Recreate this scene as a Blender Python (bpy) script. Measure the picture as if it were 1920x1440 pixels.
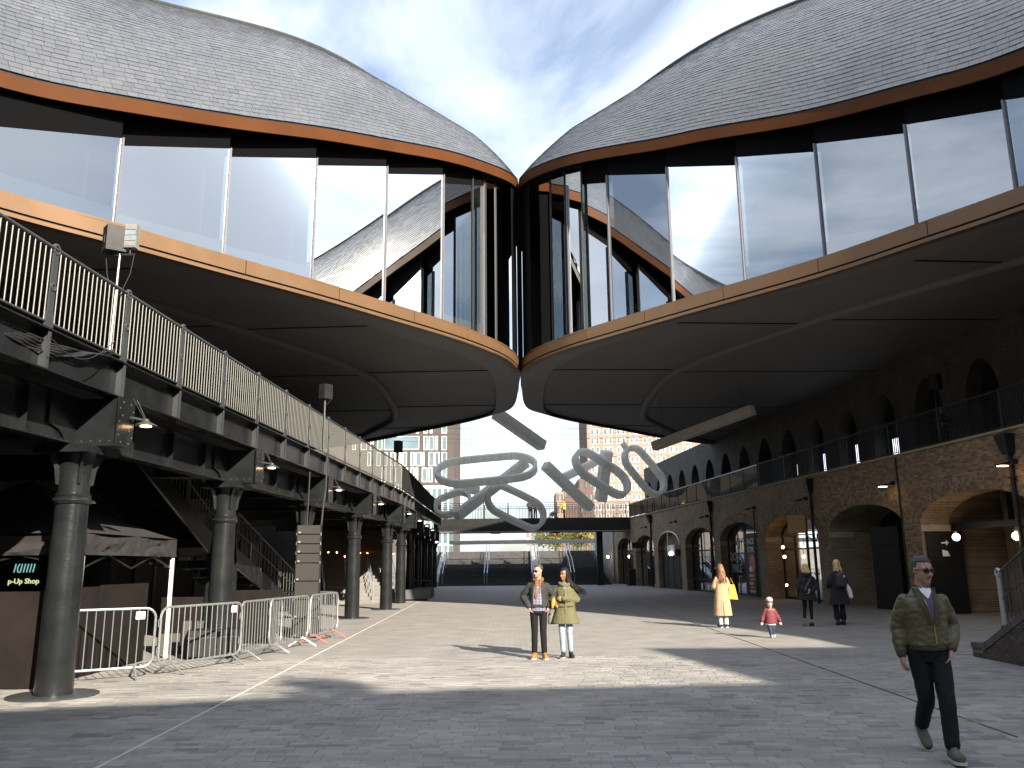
import bpy, bmesh, math, random
import numpy as np
from mathutils import Matrix, Vector, noise
random.seed(7)
PI=math.pi; R=math.radians
for o in list(bpy.data.objects): bpy.data.objects.remove(o)
SC=bpy.context.scene; COL=SC.collection
# ------------------------------------------------------------------ camera, sky, sun, exposure
FPX=1570.; PITCH=R(12.17); ROLL=R(.58); CAMH=1.75
cd=bpy.data.cameras.new('camera'); cam=bpy.data.objects.new('camera',cd); COL.objects.link(cam)
cd.sensor_width=36; cd.lens=36*FPX/1920; cd.clip_start=.1; cd.clip_end=3000
cam.matrix_world=Matrix.Translation((0,0,CAMH))@Matrix.Rotation(PI/2+PITCH,4,'X')@Matrix.Rotation(-ROLL,4,'Z')
SC.camera=cam
SUN_AZ=R(147.5); SUN_EL=R(27)
wd=bpy.data.worlds.new('World'); SC.world=wd; wd.use_nodes=True
nt=wd.node_tree; N=nt.nodes; L=nt.links; N.clear()
out=N.new('ShaderNodeOutputWorld'); bg=N.new('ShaderNodeBackground'); sky=N.new('ShaderNodeTexSky')
sky.sky_type='NISHITA'; sky.sun_disc=False; sky.sun_elevation=SUN_EL; sky.sun_rotation=SUN_AZ
sky.air_density=1.0; sky.dust_density=1.6; sky.ozone_density=1.5
tc=N.new('ShaderNodeTexCoord'); sp=N.new('ShaderNodeSeparateXYZ'); L.new(tc.outputs['Generated'],sp.inputs[0])
def mth(op,a,b=None,clamp=False):
    n=N.new('ShaderNodeMath'); n.operation=op; n.use_clamp=clamp
    for i,v in enumerate((a,b)):
        if v is None: continue
        if isinstance(v,(int,float)): n.inputs[i].default_value=v
        else: L.new(v,n.inputs[i])
    return n.outputs[0]
zz=mth('ADD',mth('MAXIMUM',sp.outputs['Z'],0.0),.16)
cx=N.new('ShaderNodeCombineXYZ'); L.new(mth('DIVIDE',sp.outputs['X'],zz),cx.inputs[0]); L.new(mth('DIVIDE',sp.outputs['Y'],zz),cx.inputs[1])
n1=N.new('ShaderNodeTexNoise'); n1.inputs['Scale'].default_value=1.9; n1.inputs['Detail'].default_value=9; n1.inputs['Roughness'].default_value=.56; n1.inputs['Distortion'].default_value=.35
mp=N.new('ShaderNodeMapping'); mp.inputs['Location'].default_value=(3.1,.4,0); mp.inputs['Rotation'].default_value=(0,0,.6); mp.inputs['Scale'].default_value=(1,.75,1)
L.new(cx.outputs[0],mp.inputs[0]); L.new(mp.outputs[0],n1.inputs['Vector'])
cr=N.new('ShaderNodeValToRGB'); cr.color_ramp.elements[0].position=.42; cr.color_ramp.elements[1].position=.64; L.new(n1.outputs['Fac'],cr.inputs[0])
mx=N.new('ShaderNodeMixRGB'); L.new(mth('ADD',mth('MULTIPLY',cr.outputs[0],.76),.2),mx.inputs[0]); L.new(sky.outputs[0],mx.inputs[1]); mx.inputs[2].default_value=(5.9,6.4,7.2,1)
L.new(mx.outputs[0],bg.inputs['Color']); bg.inputs['Strength'].default_value=.085; L.new(bg.outputs[0],out.inputs[0])
sd=bpy.data.lights.new('sun','SUN'); sun=bpy.data.objects.new('sun',sd); COL.objects.link(sun)
sd.energy=5.0; sd.angle=R(.53); sd.color=(1,.9,.74)
SUNV=Vector((math.sin(SUN_AZ)*math.cos(SUN_EL),math.cos(SUN_AZ)*math.cos(SUN_EL),math.sin(SUN_EL)))
sun.rotation_euler=SUNV.to_track_quat('Z','Y').to_euler(); sun.location=(40,-60,50)
SC.view_settings.view_transform='Standard'; SC.view_settings.look='None'; SC.view_settings.exposure=1.5; SC.view_settings.gamma=1
SC.render.engine='CYCLES'
try:
    SC.cycles.max_bounces=7; SC.cycles.transparent_max_bounces=12; SC.cycles.diffuse_bounces=3; SC.cycles.glossy_bounces=4; SC.cycles.caustics_reflective=False; SC.cycles.caustics_refractive=False
except Exception: pass
# ------------------------------------------------------------------ photo ray -> place
def ray(x,y):
    a=x-960; b=720-y; c,s=math.cos(ROLL),math.sin(ROLL)
    u=(a*c+b*s)/FPX; v=(-a*s+b*c)/FPX
    return Vector((u,math.cos(PITCH)-v*math.sin(PITCH),math.sin(PITCH)+v*math.cos(PITCH)))
CO=Vector((0,0,CAMH))
def onz(x,y,z=0.): d=ray(x,y); return CO+d*((z-CAMH)/d.z)
def aty(x,y,Y): d=ray(x,y); return CO+d*(Y/d.y)
def onx(x,y,X): d=ray(x,y); return CO+d*(X/d.x)
# ------------------------------------------------------------------ materials
MATS={}
def mk(name,col,rough=.6,metal=0.,var=.12,scale=6.,bump=0.,bscale=40.,spec=.5,emit=None,estr=0.,coat=0.):
    m=bpy.data.materials.new(name); m.use_nodes=True; t=m.node_tree; b=t.nodes['Principled BSDF']
    b.inputs['Roughness'].default_value=rough; b.inputs['Metallic'].default_value=metal
    b.inputs['Specular IOR Level'].default_value=spec
    if coat: b.inputs['Coat Weight'].default_value=coat
    c=(*col,1)
    if var:
        tcn=t.nodes.new('ShaderNodeTexCoord'); nz=t.nodes.new('ShaderNodeTexNoise'); nz.inputs['Scale'].default_value=scale; nz.inputs['Detail'].default_value=5
        t.links.new(tcn.outputs['Object'],nz.inputs['Vector'])
        r=t.nodes.new('ShaderNodeValToRGB'); e=r.color_ramp.elements
        e[0].position=.3; e[1].position=.7
        e[0].color=(*[max(0,k*(1-var)) for k in col],1); e[1].color=(*[min(1,k*(1+var)) for k in col],1)
        t.links.new(nz.outputs['Fac'],r.inputs[0]); t.links.new(r.outputs[0],b.inputs['Base Color'])
        rr=t.nodes.new('ShaderNodeMapRange'); rr.inputs[3].default_value=max(.02,rough-.08); rr.inputs[4].default_value=min(1,rough+.08)
        t.links.new(nz.outputs['Fac'],rr.inputs[0]); t.links.new(rr.outputs[0],b.inputs['Roughness'])
    else: b.inputs['Base Color'].default_value=c
    if bump:
        tcn=t.nodes.new('ShaderNodeTexCoord'); nb=t.nodes.new('ShaderNodeTexNoise'); nb.inputs['Scale'].default_value=bscale; nb.inputs['Detail'].default_value=6
        t.links.new(tcn.outputs['Object'],nb.inputs['Vector'])
        bp=t.nodes.new('ShaderNodeBump'); bp.inputs['Strength'].default_value=bump; bp.inputs['Distance'].default_value=.02
        t.links.new(nb.outputs['Fac'],bp.inputs['Height']); t.links.new(bp.outputs[0],b.inputs['Normal'])
    if emit: b.inputs['Emission Color'].default_value=(*emit,1); b.inputs['Emission Strength'].default_value=estr
    MATS[name]=m; return m
def randmat(name,cols,rough=.6,bump=.3,bscale=30.,island=True,spec=.5,nvar=.12,nscale=3.):
    """colour varies from piece to piece (random per island / per object)"""
    m=bpy.data.materials.new(name); m.use_nodes=True; t=m.node_tree; b=t.nodes['Principled BSDF']
    g=t.nodes.new('ShaderNodeNewGeometry'); oi=t.nodes.new('ShaderNodeObjectInfo')
    ad=t.nodes.new('ShaderNodeMath'); ad.operation='ADD'; t.links.new(g.outputs['Random Per Island'],ad.inputs[0]); t.links.new(oi.outputs['Random'],ad.inputs[1])
    fr=t.nodes.new('ShaderNodeMath'); fr.operation='FRACT'; t.links.new(ad.outputs[0],fr.inputs[0])
    r=t.nodes.new('ShaderNodeValToRGB'); r.color_ramp.interpolation='CONSTANT'
    e=r.color_ramp.elements; k=len(cols)
    while len(e)<k: e.new(.5)
    p=0
    for i,(c,w) in enumerate(cols): e[i].position=p; e[i].color=(*c,1); p+=w
    t.links.new(fr.outputs[0],r.inputs[0])
    tcn=t.nodes.new('ShaderNodeTexCoord'); nz=t.nodes.new('ShaderNodeTexNoise'); nz.inputs['Scale'].default_value=nscale; nz.inputs['Detail'].default_value=6
    t.links.new(tcn.outputs['Object'],nz.inputs['Vector'])
    mr=t.nodes.new('ShaderNodeMapRange'); mr.inputs[1].default_value=.25; mr.inputs[2].default_value=.75; mr.inputs[3].default_value=1-nvar; mr.inputs[4].default_value=1+nvar; t.links.new(nz.outputs['Fac'],mr.inputs[0])
    ml=t.nodes.new('ShaderNodeVectorMath'); ml.operation='SCALE'; t.links.new(r.outputs[0],ml.inputs[0]); t.links.new(mr.outputs[0],ml.inputs['Scale'])
    t.links.new(ml.outputs[0],b.inputs['Base Color']); b.inputs['Roughness'].default_value=rough; b.inputs['Specular IOR Level'].default_value=spec
    if bump:
        nb=t.nodes.new('ShaderNodeTexNoise'); nb.inputs['Scale'].default_value=bscale; nb.inputs['Detail'].default_value=5; t.links.new(tcn.outputs['Object'],nb.inputs['Vector'])
        bp=t.nodes.new('ShaderNodeBump'); bp.inputs['Strength'].default_value=bump; bp.inputs['Distance'].default_value=.01
        t.links.new(nb.outputs['Fac'],bp.inputs['Height']); t.links.new(bp.outputs[0],b.inputs['Normal'])
    MATS[name]=m; return m
def bricktex(name,c1,c2,mortar,bw,bh,ms,axes='xz',rough=.8,bump=.5,bias=0.,nvar=.3):
    m=bpy.data.materials.new(name); m.use_nodes=True; t=m.node_tree; b=t.nodes['Principled BSDF']
    tcn=t.nodes.new('ShaderNodeTexCoord'); s=t.nodes.new('ShaderNodeSeparateXYZ'); c=t.nodes.new('ShaderNodeCombineXYZ')
    t.links.new(tcn.outputs['Object'],s.inputs[0])
    for i,a in enumerate(axes): t.links.new(s.outputs['XYZ'.index(a.upper())],c.inputs[i])
    br=t.nodes.new('ShaderNodeTexBrick'); t.links.new(c.outputs[0],br.inputs['Vector'])
    br.inputs['Scale'].default_value=1; br.inputs['Brick Width'].default_value=bw; br.inputs['Row Height'].default_value=bh
    br.inputs['Mortar Size'].default_value=ms; br.inputs['Bias'].default_value=bias
    br.inputs['Color1'].default_value=(*c1,1); br.inputs['Color2'].default_value=(*c2,1); br.inputs['Mortar'].default_value=(*mortar,1)
    nz=t.nodes.new('ShaderNodeTexNoise'); nz.inputs['Scale'].default_value=1.3; nz.inputs['Detail'].default_value=7; t.links.new(tcn.outputs['Object'],nz.inputs['Vector'])
    mr=t.nodes.new('ShaderNodeMapRange'); mr.inputs[1].default_value=.25; mr.inputs[2].default_value=.75; mr.inputs[3].default_value=1-nvar; mr.inputs[4].default_value=1+nvar; t.links.new(nz.outputs['Fac'],mr.inputs[0])
    ml=t.nodes.new('ShaderNodeVectorMath'); ml.operation='SCALE'; t.links.new(br.outputs['Color'],ml.inputs[0]); t.links.new(mr.outputs[0],ml.inputs['Scale'])
    t.links.new(ml.outputs[0],b.inputs['Base Color']); b.inputs['Roughness'].default_value=rough
    bp=t.nodes.new('ShaderNodeBump'); bp.inputs['Strength'].default_value=bump; bp.inputs['Distance'].default_value=.01; bp.invert=True
    t.links.new(br.outputs['Fac'],bp.inputs['Height']); t.links.new(bp.outputs[0],b.inputs['Normal'])
    MATS[name]=m; return m
def glassmat(name,tint,ior=1.9,base=.18,rough=.003):
    m=bpy.data.materials.new(name); m.use_nodes=True; t=m.node_tree; t.nodes.remove(t.nodes['Principled BSDF']); o=t.nodes['Material Output']
    tr=t.nodes.new('ShaderNodeBsdfTransparent'); tr.inputs[0].default_value=(*tint,1)
    gl=t.nodes.new('ShaderNodeBsdfGlossy'); gl.inputs['Roughness'].default_value=rough; gl.inputs['Color'].default_value=(.93,.97,1,1)
    fr=t.nodes.new('ShaderNodeFresnel'); fr.inputs[0].default_value=ior
    ad=t.nodes.new('ShaderNodeMath'); ad.operation='ADD'; ad.use_clamp=True; ad.inputs[1].default_value=base; t.links.new(fr.outputs[0],ad.inputs[0])
    mxs=t.nodes.new('ShaderNodeMixShader'); t.links.new(ad.outputs[0],mxs.inputs[0]); t.links.new(tr.outputs[0],mxs.inputs[1]); t.links.new(gl.outputs[0],mxs.inputs[2])
    t.links.new(mxs.outputs[0],o.inputs[0]); MATS[name]=m; return m
def emis(name,col,s):
    m=bpy.data.materials.new(name); m.use_nodes=True; t=m.node_tree; t.nodes.remove(t.nodes['Principled BSDF'])
    e=t.nodes.new('ShaderNodeEmission'); e.inputs[0].default_value=(*col,1); e.inputs[1].default_value=s; t.links.new(e.outputs[0],t.nodes['Material Output'].inputs[0]); MATS[name]=m; return m
def plaid(name,cols,sc,axes='xz',rough=.9):
    m=bpy.data.materials.new(name); m.use_nodes=True; t=m.node_tree; b=t.nodes['Principled BSDF']; b.inputs['Roughness'].default_value=rough
    tcn=t.nodes.new('ShaderNodeTexCoord'); s=t.nodes.new('ShaderNodeSeparateXYZ'); t.links.new(tcn.outputs['Object'],s.inputs[0])
    def band(ax,ph,wd):
        a=t.nodes.new('ShaderNodeMath'); a.operation='MULTIPLY_ADD'; a.inputs[1].default_value=sc; a.inputs[2].default_value=ph; t.links.new(s.outputs['XYZ'.index(ax.upper())],a.inputs[0])
        f=t.nodes.new('ShaderNodeMath'); f.operation='FRACT'; t.links.new(a.outputs[0],f.inputs[0])
        g=t.nodes.new('ShaderNodeMath'); g.operation='LESS_THAN'; g.inputs[1].default_value=wd; t.links.new(f.outputs[0],g.inputs[0]); return g.outputs[0]
    prev=None; c0=cols[0]
    for (ax,ph,w,mix),c in zip(((axes[0],0,.38,.6),(axes[1],.2,.38,.6),(axes[0],.55,.1,.8),(axes[1],.7,.1,.8)),cols[1:]):
        x=t.nodes.new('ShaderNodeMixRGB'); mm=t.nodes.new('ShaderNodeMath'); mm.operation='MULTIPLY'; mm.inputs[1].default_value=mix; t.links.new(band(ax,ph,w),mm.inputs[0]); t.links.new(mm.outputs[0],x.inputs[0])
        if prev is None: x.inputs[1].default_value=(*c0,1)
        else: t.links.new(prev,x.inputs[1])
        x.inputs[2].default_value=(*c,1); prev=x.outputs[0]
    t.links.new(prev,b.inputs['Base Color']); MATS[name]=m; return m
# ------------------------------------------------------------------ mesh helpers
class MB:
    def __init__(s): s.v=[]; s.f=[]; s.m=[]; s.cur=0
    def mat(s,i): s.cur=i; return s
    def add(s,vs,fs):
        n=len(s.v); s.v+= [tuple(p) for p in vs]; s.f+=[tuple(n+i for i in f) for f in fs]; s.m+=[s.cur]*len(fs); return s
    def hexa(s,p): # 8 corners: bottom 0-3 ccw, top 4-7
        return s.add(p,[(3,2,1,0),(4,5,6,7),(0,1,5,4),(1,2,6,5),(2,3,7,6),(3,0,4,7)])
    def box(s,x0,x1,y0,y1,z0,z1):
        return s.hexa([(x0,y0,z0),(x1,y0,z0),(x1,y1,z0),(x0,y1,z0),(x0,y0,z1),(x1,y0,z1),(x1,y1,z1),(x0,y1,z1)])
    def obox(s,c,ax,ay,az):
        c=Vector(c);ax=Vector(ax);ay=Vector(ay);az=Vector(az)
        return s.hexa([c-ax-ay-az,c+ax-ay-az,c+ax+ay-az,c-ax+ay-az,c-ax-ay+az,c+ax-ay+az,c+ax+ay+az,c-ax+ay+az])
    def beam(s,p,q,w,h,up=(0,0,1)):
        p=Vector(p);q=Vector(q);d=(q-p); l=d.length; d/=l; u=Vector(up); sd_=d.cross(u)
        if sd_.length<1e-4: sd_=Vector((1,0,0))
        sd_.normalize(); u=sd_.cross(d).normalized()
        return s.obox((p+q)/2,sd_*w/2,d*l/2,u*h/2)
    def rings(s,rs,closed=True,cap=True):
        n=len(rs[0]); b=len(s.v); s.v+=[tuple(p) for r in rs for p in r]
        for i in range(len(rs)-1):
            for j in range(n if closed else n-1):
                k=(j+1)%n; s.f.append((b+i*n+j,b+i*n+k,b+(i+1)*n+k,b+(i+1)*n+j)); s.m.append(s.cur)
        if cap and closed:
            s.f.append(tuple(b+j for j in reversed(range(n)))); s.m.append(s.cur)
            s.f.append(tuple(b+(len(rs)-1)*n+j for j in range(n))); s.m.append(s.cur)
        return s
    def tube(s,pts,r,n=8,cap=True,closed=False):
        pts=[Vector(p) for p in pts]; rs=[]; up=Vector((0,0,1)); prev=None
        for i,p in enumerate(pts):
            if closed: d=pts[(i+1)%len(pts)]-pts[i-1]
            else: d=pts[min(i+1,len(pts)-1)]-pts[max(i-1,0)]
            d.normalize()
            if prev is None:
                a=d.cross(up); a=a if a.length>.05 else d.cross(Vector((1,0,0)))
            else: a=prev-d*prev.dot(d)
            a.normalize(); prev=a; b=d.cross(a)
            rr=r[i] if isinstance(r,(list,tuple)) else r
            rs.append([p+a*math.cos(2*PI*j/n)*rr+b*math.sin(2*PI*j/n)*rr for j in range(n)])
        if closed: rs.append(rs[0]); return s.rings(rs,cap=False)
        return s.rings(rs,cap=cap)
    def cyl(s,p,q,r,n=12,r2=None): return s.tube([p,q],[r,r if r2 is None else r2],n)
    def lathe(s,prof,c=(0,0,0),n=20,cap=True):
        return s.rings([[(c[0]+r*math.cos(2*PI*j/n),c[1]+r*math.sin(2*PI*j/n),c[2]+z) for j in range(n)] for r,z in prof],cap=cap)
    def prism(s,poly,a,b): # poly list of 3d pts, extruded by vector a->b offsets
        a=Vector(a);b=Vector(b); n=len(poly); P0=[Vector(p)+a for p in poly]; P1=[Vector(p)+b for p in poly]
        return s.add(P0+P1,[tuple(reversed(range(n))),tuple(range(n,2*n))]+[(i,(i+1)%n,n+(i+1)%n,n+i) for i in range(n)])
    def sphere(s,c,r,n=12,m=8,rz=None):
        c=Vector(c); rz=rz or (r,r,r)
        return s.rings([[(c.x+rz[0]*math.sin(a)*math.cos(2*PI*j/n),c.y+rz[1]*math.sin(a)*math.sin(2*PI*j/n),c.z-rz[2]*math.cos(a)) for j in range(n)] for a in [max(.04,min(PI-.04,PI*i/m)) for i in range(m+1)]])
    def mesh(s,name,mats,smooth=False):
        me=bpy.data.meshes.new(name); me.from_pydata(s.v,[],s.f); 
        for m in (mats if isinstance(mats,(list,tuple)) else [mats]): me.materials.append(m)
        if len(me.materials)>1: me.polygons.foreach_set('material_index',s.m)
        if smooth: me.polygons.foreach_set('use_smooth',[True]*len(me.polygons))
        me.update(); bm=bmesh.new(); bm.from_mesh(me); bmesh.ops.recalc_face_normals(bm,faces=bm.faces); bm.to_mesh(me); bm.free()
        if smooth:
            try: me.set_sharp_from_angle(angle=R(40))
            except Exception: pass
        return me
    def build(s,name,mats,parent=None,smooth=False,kind=None): return ob(name,s.mesh(name,mats,smooth),parent,kind)
def ob(name,me,parent=None,kind=None,mtx=None):
    o=bpy.data.objects.new(name,me); COL.objects.link(o)
    if parent is not None: o.parent=parent
    if mtx is not None: o.matrix_local=mtx
    if kind: o['kind']=kind
    return o
def thing(name,label,cat,loc=(0,0,0),rz=0.,group=None):
    o=bpy.data.objects.new(name,None); COL.objects.link(o); o.location=loc; o.rotation_euler=(0,0,rz); o.empty_display_size=.2
    return tag(o,label,cat,group)
def tag(o,label,cat,group=None):
    o['label']=label; o['category']=cat
    if group: o['group']=group
    return o
def struct(o): o['kind']='structure'; return o
def catmull(P,n,z=False):
    P=[Vector(p) for p in P]; P=[P[0]*2-P[1]]+P+[P[-1]*2-P[-2]]; out=[]
    seg=len(P)-3
    for i in range(n):
        t=i*seg/(n-1); k=min(int(t),seg-1); t-=k; a,b,c,d=P[k:k+4]
        out.append(.5*((2*b)+(c-a)*t+(2*a-5*b+4*c-d)*t*t+(3*b-a-3*c+d)*t**3))
    return out
def resample(P,n):
    d=[0]
    for a,b in zip(P[:-1],P[1:]): d.append(d[-1]+(b-a).length)
    out=[];k=0
    for i in range(n):
        t=d[-1]*i/(n-1)
        while k<len(P)-2 and d[k+1]<t: k+=1
        out.append(P[k].lerp(P[k+1],(t-d[k])/max(1e-9,d[k+1]-d[k])))
    return out
def relax(P,it):
    P=[p.copy() for p in P]
    for _ in range(it): P=[P[0]]+[(P[i-1]+P[i+1])*.25+P[i]*.5 for i in range(1,len(P)-1)]+[P[-1]]
    return P
def textmesh(txt,size,mat,depth=.004,bold=False,align='CENTER'):
    c=bpy.data.curves.new('lettering','FONT'); c.body=txt; c.size=size; c.extrude=depth; c.align_x=align; c.align_y='CENTER'; c.resolution_u=3
    if bold: c.offset=size*.02
    o=bpy.data.objects.new('lettering',c); COL.objects.link(o); dg=bpy.context.evaluated_depsgraph_get()
    me=bpy.data.meshes.new_from_object(o.evaluated_get(dg)); bpy.data.objects.remove(o); me.materials.clear(); me.materials.append(mat); return me
# materials used all over
M_steel=mk('painted_steel',(.013,.0145,.016),.24,0,.25,3,.14,22,spec=.45)
M_steel2=mk('painted_steel_light',(.045,.049,.052),.4,0,.15,3,.15,60,spec=.3)
M_black=mk('black_metal',(.011,.011,.012),.55,0,.2,4,spec=.3)
M_dark=mk('dark_wall',(.02,.02,.022),.8,0,.25,1.5)
M_matte=mk('matte_black',(.0025,.0025,.003),.95,0,.1,3,spec=.1)
M_galv=mk('galvanised_steel',(.38,.4,.41),.38,.7,.12,12)
M_bar=mk('bare_bar',(.125,.125,.115),.5,.3,.08,10)
M_white=mk('white_paint',(.8,.8,.8),.5,0,.04,4)
M_brass=mk('brass_panel',(.155,.088,.044),.5,.35,.07,1.2,.03,8)
M_brown=mk('bronze_fascia',(.075,.026,.0075),.65,.0,.12,1.,spec=.12)
M_glass=glassmat('facade_glass',(.36,.45,.43),1.7,.27)
M_shopglass=glassmat('shop_glass',(.55,.58,.58),1.5,.06)
M_concrete=mk('pale_concrete',(.55,.54,.5),.8,0,.1,2.5,.2,30)
M_stone=mk('dark_stone',(.075,.078,.085),.6,0,.25,2,.15,40)
M_rubber=mk('black_rubber',(.015,.015,.016),.7,0,.1,5)
M_warm=emis('warm_lamp',(1,.62,.3),6)
M_glow=emis('globe_lamp',(1,.8,.55),3.5)
# ================================================================== GROUND
M_base=mk('bedding',(.09,.085,.075),.95,0,.2,6)
M_asphalt=mk('asphalt',(.06,.06,.06),.9,0,.2,.5,.2,80)
M_paver=randmat('granite_setts',[((0.246,0.234,0.220),.36),((0.275,0.261,0.242),.22),((0.226,0.215,0.204),.2),((0.201,0.194,0.190),.12),((0.152,0.152,0.158),.06),((0.287,0.275,0.260),.04)],.78,.35,60,nvar=.24,nscale=.7)
M_pavefar=bricktex('granite_paving',(0.275,0.261,0.242),(0.215,0.205,0.197),(0.164,0.156,0.147),.26,.12,.006,'xy',.78,.35,.0,.16)
g=MB(); g.add([(-600,-400,-.06),(600,-400,-.06),(600,900,-.06),(-600,900,-.06)],[(0,1,2,3)])
struct(g.build('ground',M_asphalt))
Y1=17.04
yard=MB(); yard.add([(-40,Y1,0),(24,Y1,0),(24,95,0),(-40,95,0)],[(0,1,2,3)])
yard.add([(-40,-60,-.006),(30,-60,-.006),(30,Y1,-.006),(-40,Y1,-.006)],[(0,1,2,3)]).add([(-40,Y1,-.006),(24,Y1,-.006),(24,Y1,0),(-40,Y1,0)],[(0,1,2,3)])
yard=struct(yard.build('yard_paving',M_pavefar))
sizes=[.18,.22,.27,.33]; rowd=.12; jt=.007
def paver_faces(mb,x0,x1,y0,y1,z,dz=-.006):
    b=.004
    mb.add([(x0,y0,dz),(x1,y0,dz),(x1,y1,dz),(x0,y1,dz),(x0,y0,z-b),(x1,y0,z-b),(x1,y1,z-b),(x0,y1,z-b),(x0+b,y0+b,z),(x1-b,y0+b,z),(x1-b,y1-b,z),(x0+b,y1-b,z)],
      [(0,1,5,4),(1,2,6,5),(2,3,7,6),(3,0,4,7),(4,5,9,8),(5,6,10,9),(6,7,11,10),(7,4,8,11),(8,9,10,11)])
pmesh=[]
for l in sizes:
    m=MB(); paver_faces(m,-l/2,l/2,-(rowd-jt)/2,(rowd-jt)/2,0); pmesh.append(m.mesh('paver',M_paver))
rest=MB(); npv=0; y=4.8
while y<Y1-.01:
    hw=.66*y+1.6; x=-hw-random.random()*.3
    while x<hw:
        i=random.choices(range(4),[2,3,3,2])[0]; l=sizes[i]; z=random.uniform(-.002,.002); xc=x+l/2; yc=y+rowd/2
        if npv<300 and 7.9<yc<9.1 and abs(xc)<yc*.6 and random.random()<.42:
            o=ob('paver',pmesh[i],yard); o.location=(xc,yc,z); npv+=1
        else: paver_faces(rest,x,x+l-0,y,y+rowd-jt,z)
        x+=l+jt
    y+=rowd
for o in (rest.build('pavers',M_paver,yard,kind='stuff'),): pass
# steel drainage slots let into the paving
for a,b,nm in (((-3.75,7.5),(-4.72,43),'drain_slot'),((5.05,9),(5.6,42),'drain_slot')):
    m=MB(); d=(Vector(b)-Vector(a)).normalized(); n=Vector((-d.y,d.x))*.012
    m.prism([(a[0]-n.x,a[1]-n.y,0),(b[0]-n.x,b[1]-n.y,0),(b[0]+n.x,b[1]+n.y,0),(a[0]+n.x,a[1]+n.y,0)],(0,0,-.02),(0,0,.005)); m.build(nm,M_concrete if a[0]<0 else M_steel,yard)
# ================================================================== KISSING ROOFS
M_slateL=randmat('slate',[((.078,.083,.095),.45),((.084,.089,.101),.25),((.073,.078,.09),.2),((.09,.094,.103),.07),((.066,.071,.083),.03)],.33,.3,14,nvar=.12,nscale=.6,spec=1.0)
M_under=mk('roof_lining',(.016,.016,.018),.9,0,.15,1,spec=.2)
M_soffit=mk('soffit_panel',(.15,.146,.143),.6,0,.1,.35,.05,10)
M_soffit2=mk('soffit_border',(.16,.153,.15),.5,0,.08,.5,.04,10)
M_interior=mk('interior_wall',(.05,.062,.062),.7,0,.3,.4)
M_ibrass=mk('interior_brass',(.55,.28,.06),.4,.4,.1,.5)
M_jamb=mk('mullion',(.13,.13,.15),.5,.2,.05,3)
NEAR_L=[(.37,35.3,18.4),(.21,34.25,18.1),(-.24,32.65,17.62),(-1.3,30.7,17.1),(-2.46,29.04,16.65),(-4.01,27.1,16.0),(-5.93,24.74,15.2),(-7.98,22.47,14.35),(-10.2,19.96,13.5),(-11.9,18.12,12.98),(-13.5,15.6,12.65),(-14.8,12,12.45),(-15.4,7,12.3),(-15.8,0,12.3),(-16.2,-10,12.3)]
NEAR_R=[(.39,35.3,18.4),(.77,33.64,18.05),(2.05,31.37,17.5),(3.47,29.6,16.95),(5.4,27.28,16.1),(6.5,26,15.72),(9.01,23.12,14.7),(10.8,20.5,13.95),(12.2,18.4,13.4),(14.3,14.6,13.0),(16.6,10.2,12.8),(18.8,5.4,12.7),(20.8,-1,12.7),(22,-7,12.7),(23.6,-13.5,12.7)]
RIDGE_L=[(.37,38,19.8),(-.76,37,20.6),(-1.84,36,21),(-3.01,34.8,21.2),(-5.38,32.5,21.94),(-6.3,31,22.02),(-7.48,29.6,21.97),(-9,28,21.57),(-10.83,26,20.78),(-12.25,24.5,20.2),(-15.5,20,18.9),(-18.5,14.5,18),(-20.5,7,17.6),(-21.5,-1,17.5),(-22,-11,17.5)]
RIDGE_R=[(.39,38,19.8),(1.59,37,20.65),(2.56,36,20.94),(3.69,34.8,21.14),(5.63,32.5,21.7),(6.65,31,21.9),(7.83,29.6,21.9),(8.72,28,21.58),(10.41,26,21.1),(13.3,22.6,20.2),(17.3,17.5,19.2),(21.8,9,18),(24.2,1.5,18),(26,-4,18),(28.4,-13.5,18)]
BACK_L=[(.37,42,18.4),(-.9,45.5,17.5),(-2.5,47.9,16.8),(-6,51.7,15.5),(-9.3,55.3,14.5),(-14,58,13.5),(-20,58,13),(-26,52,13),(-29,40,13),(-30,25,13),(-30,10,13),(-30,-11,13)]
MIR=lambda P,c=.38:[(2*c-p[0],)+tuple(p[1:]) for p in P]
BACK_R=[(.39,42,18.4)]+MIR(BACK_L)[1:-1]+[(32,-13,13)]
C1_L=[(-17,0),(-16.4,8),(-15.6,13),(-12.9,18.8),(-10.5,22.0),(-8,24.6),(-5.7,26.99),(-4.12,29.33),(-2.25,31.91),(-1.15,34.52),(-.87,35.97),(-.77,39.21),(-.88,43.19),(-1.3,45.9),(-3.49,48.9),(-6.3,52.0),(-9.6,55.5),(-14,59.2),(-20,61.7)]
C2_L=[(-20,0),(-19.5,8),(-18,14),(-14.5,20.5),(-10.21,27.08),(-7.03,33.59),(-6.26,36.92),(-6.22,42.3),(-6.5,45.6),(-6.95,47.68),(-8.66,51.2),(-10.3,54.2),(-14.5,58.6),(-20,61.3)]
FAR_L=[(.32,38),(.18,42),(-.15,44.1),(-.9,45.46),(-2.49,47.88),(-4.76,50.4),(-6.2,51.9),(-9.26,55.27),(-14,59),(-20,61.5)]
ZS=9.9
def P3(p,z): return Vector((p[0],p[1],z))
def strip(mb,A,B):
    n=len(A); mb.add(list(A)+list(B),[(i,i+1,n+i+1,n+i) for i in range(n-1)])
def offs(P,d):
    out=[]
    for i,p in enumerate(P):
        t=P[min(i+1,len(P)-1)]-P[max(i-1,0)]; n=Vector((-t.y,t.x,0)).normalized(); out.append(p+n*d)
    return out
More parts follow.
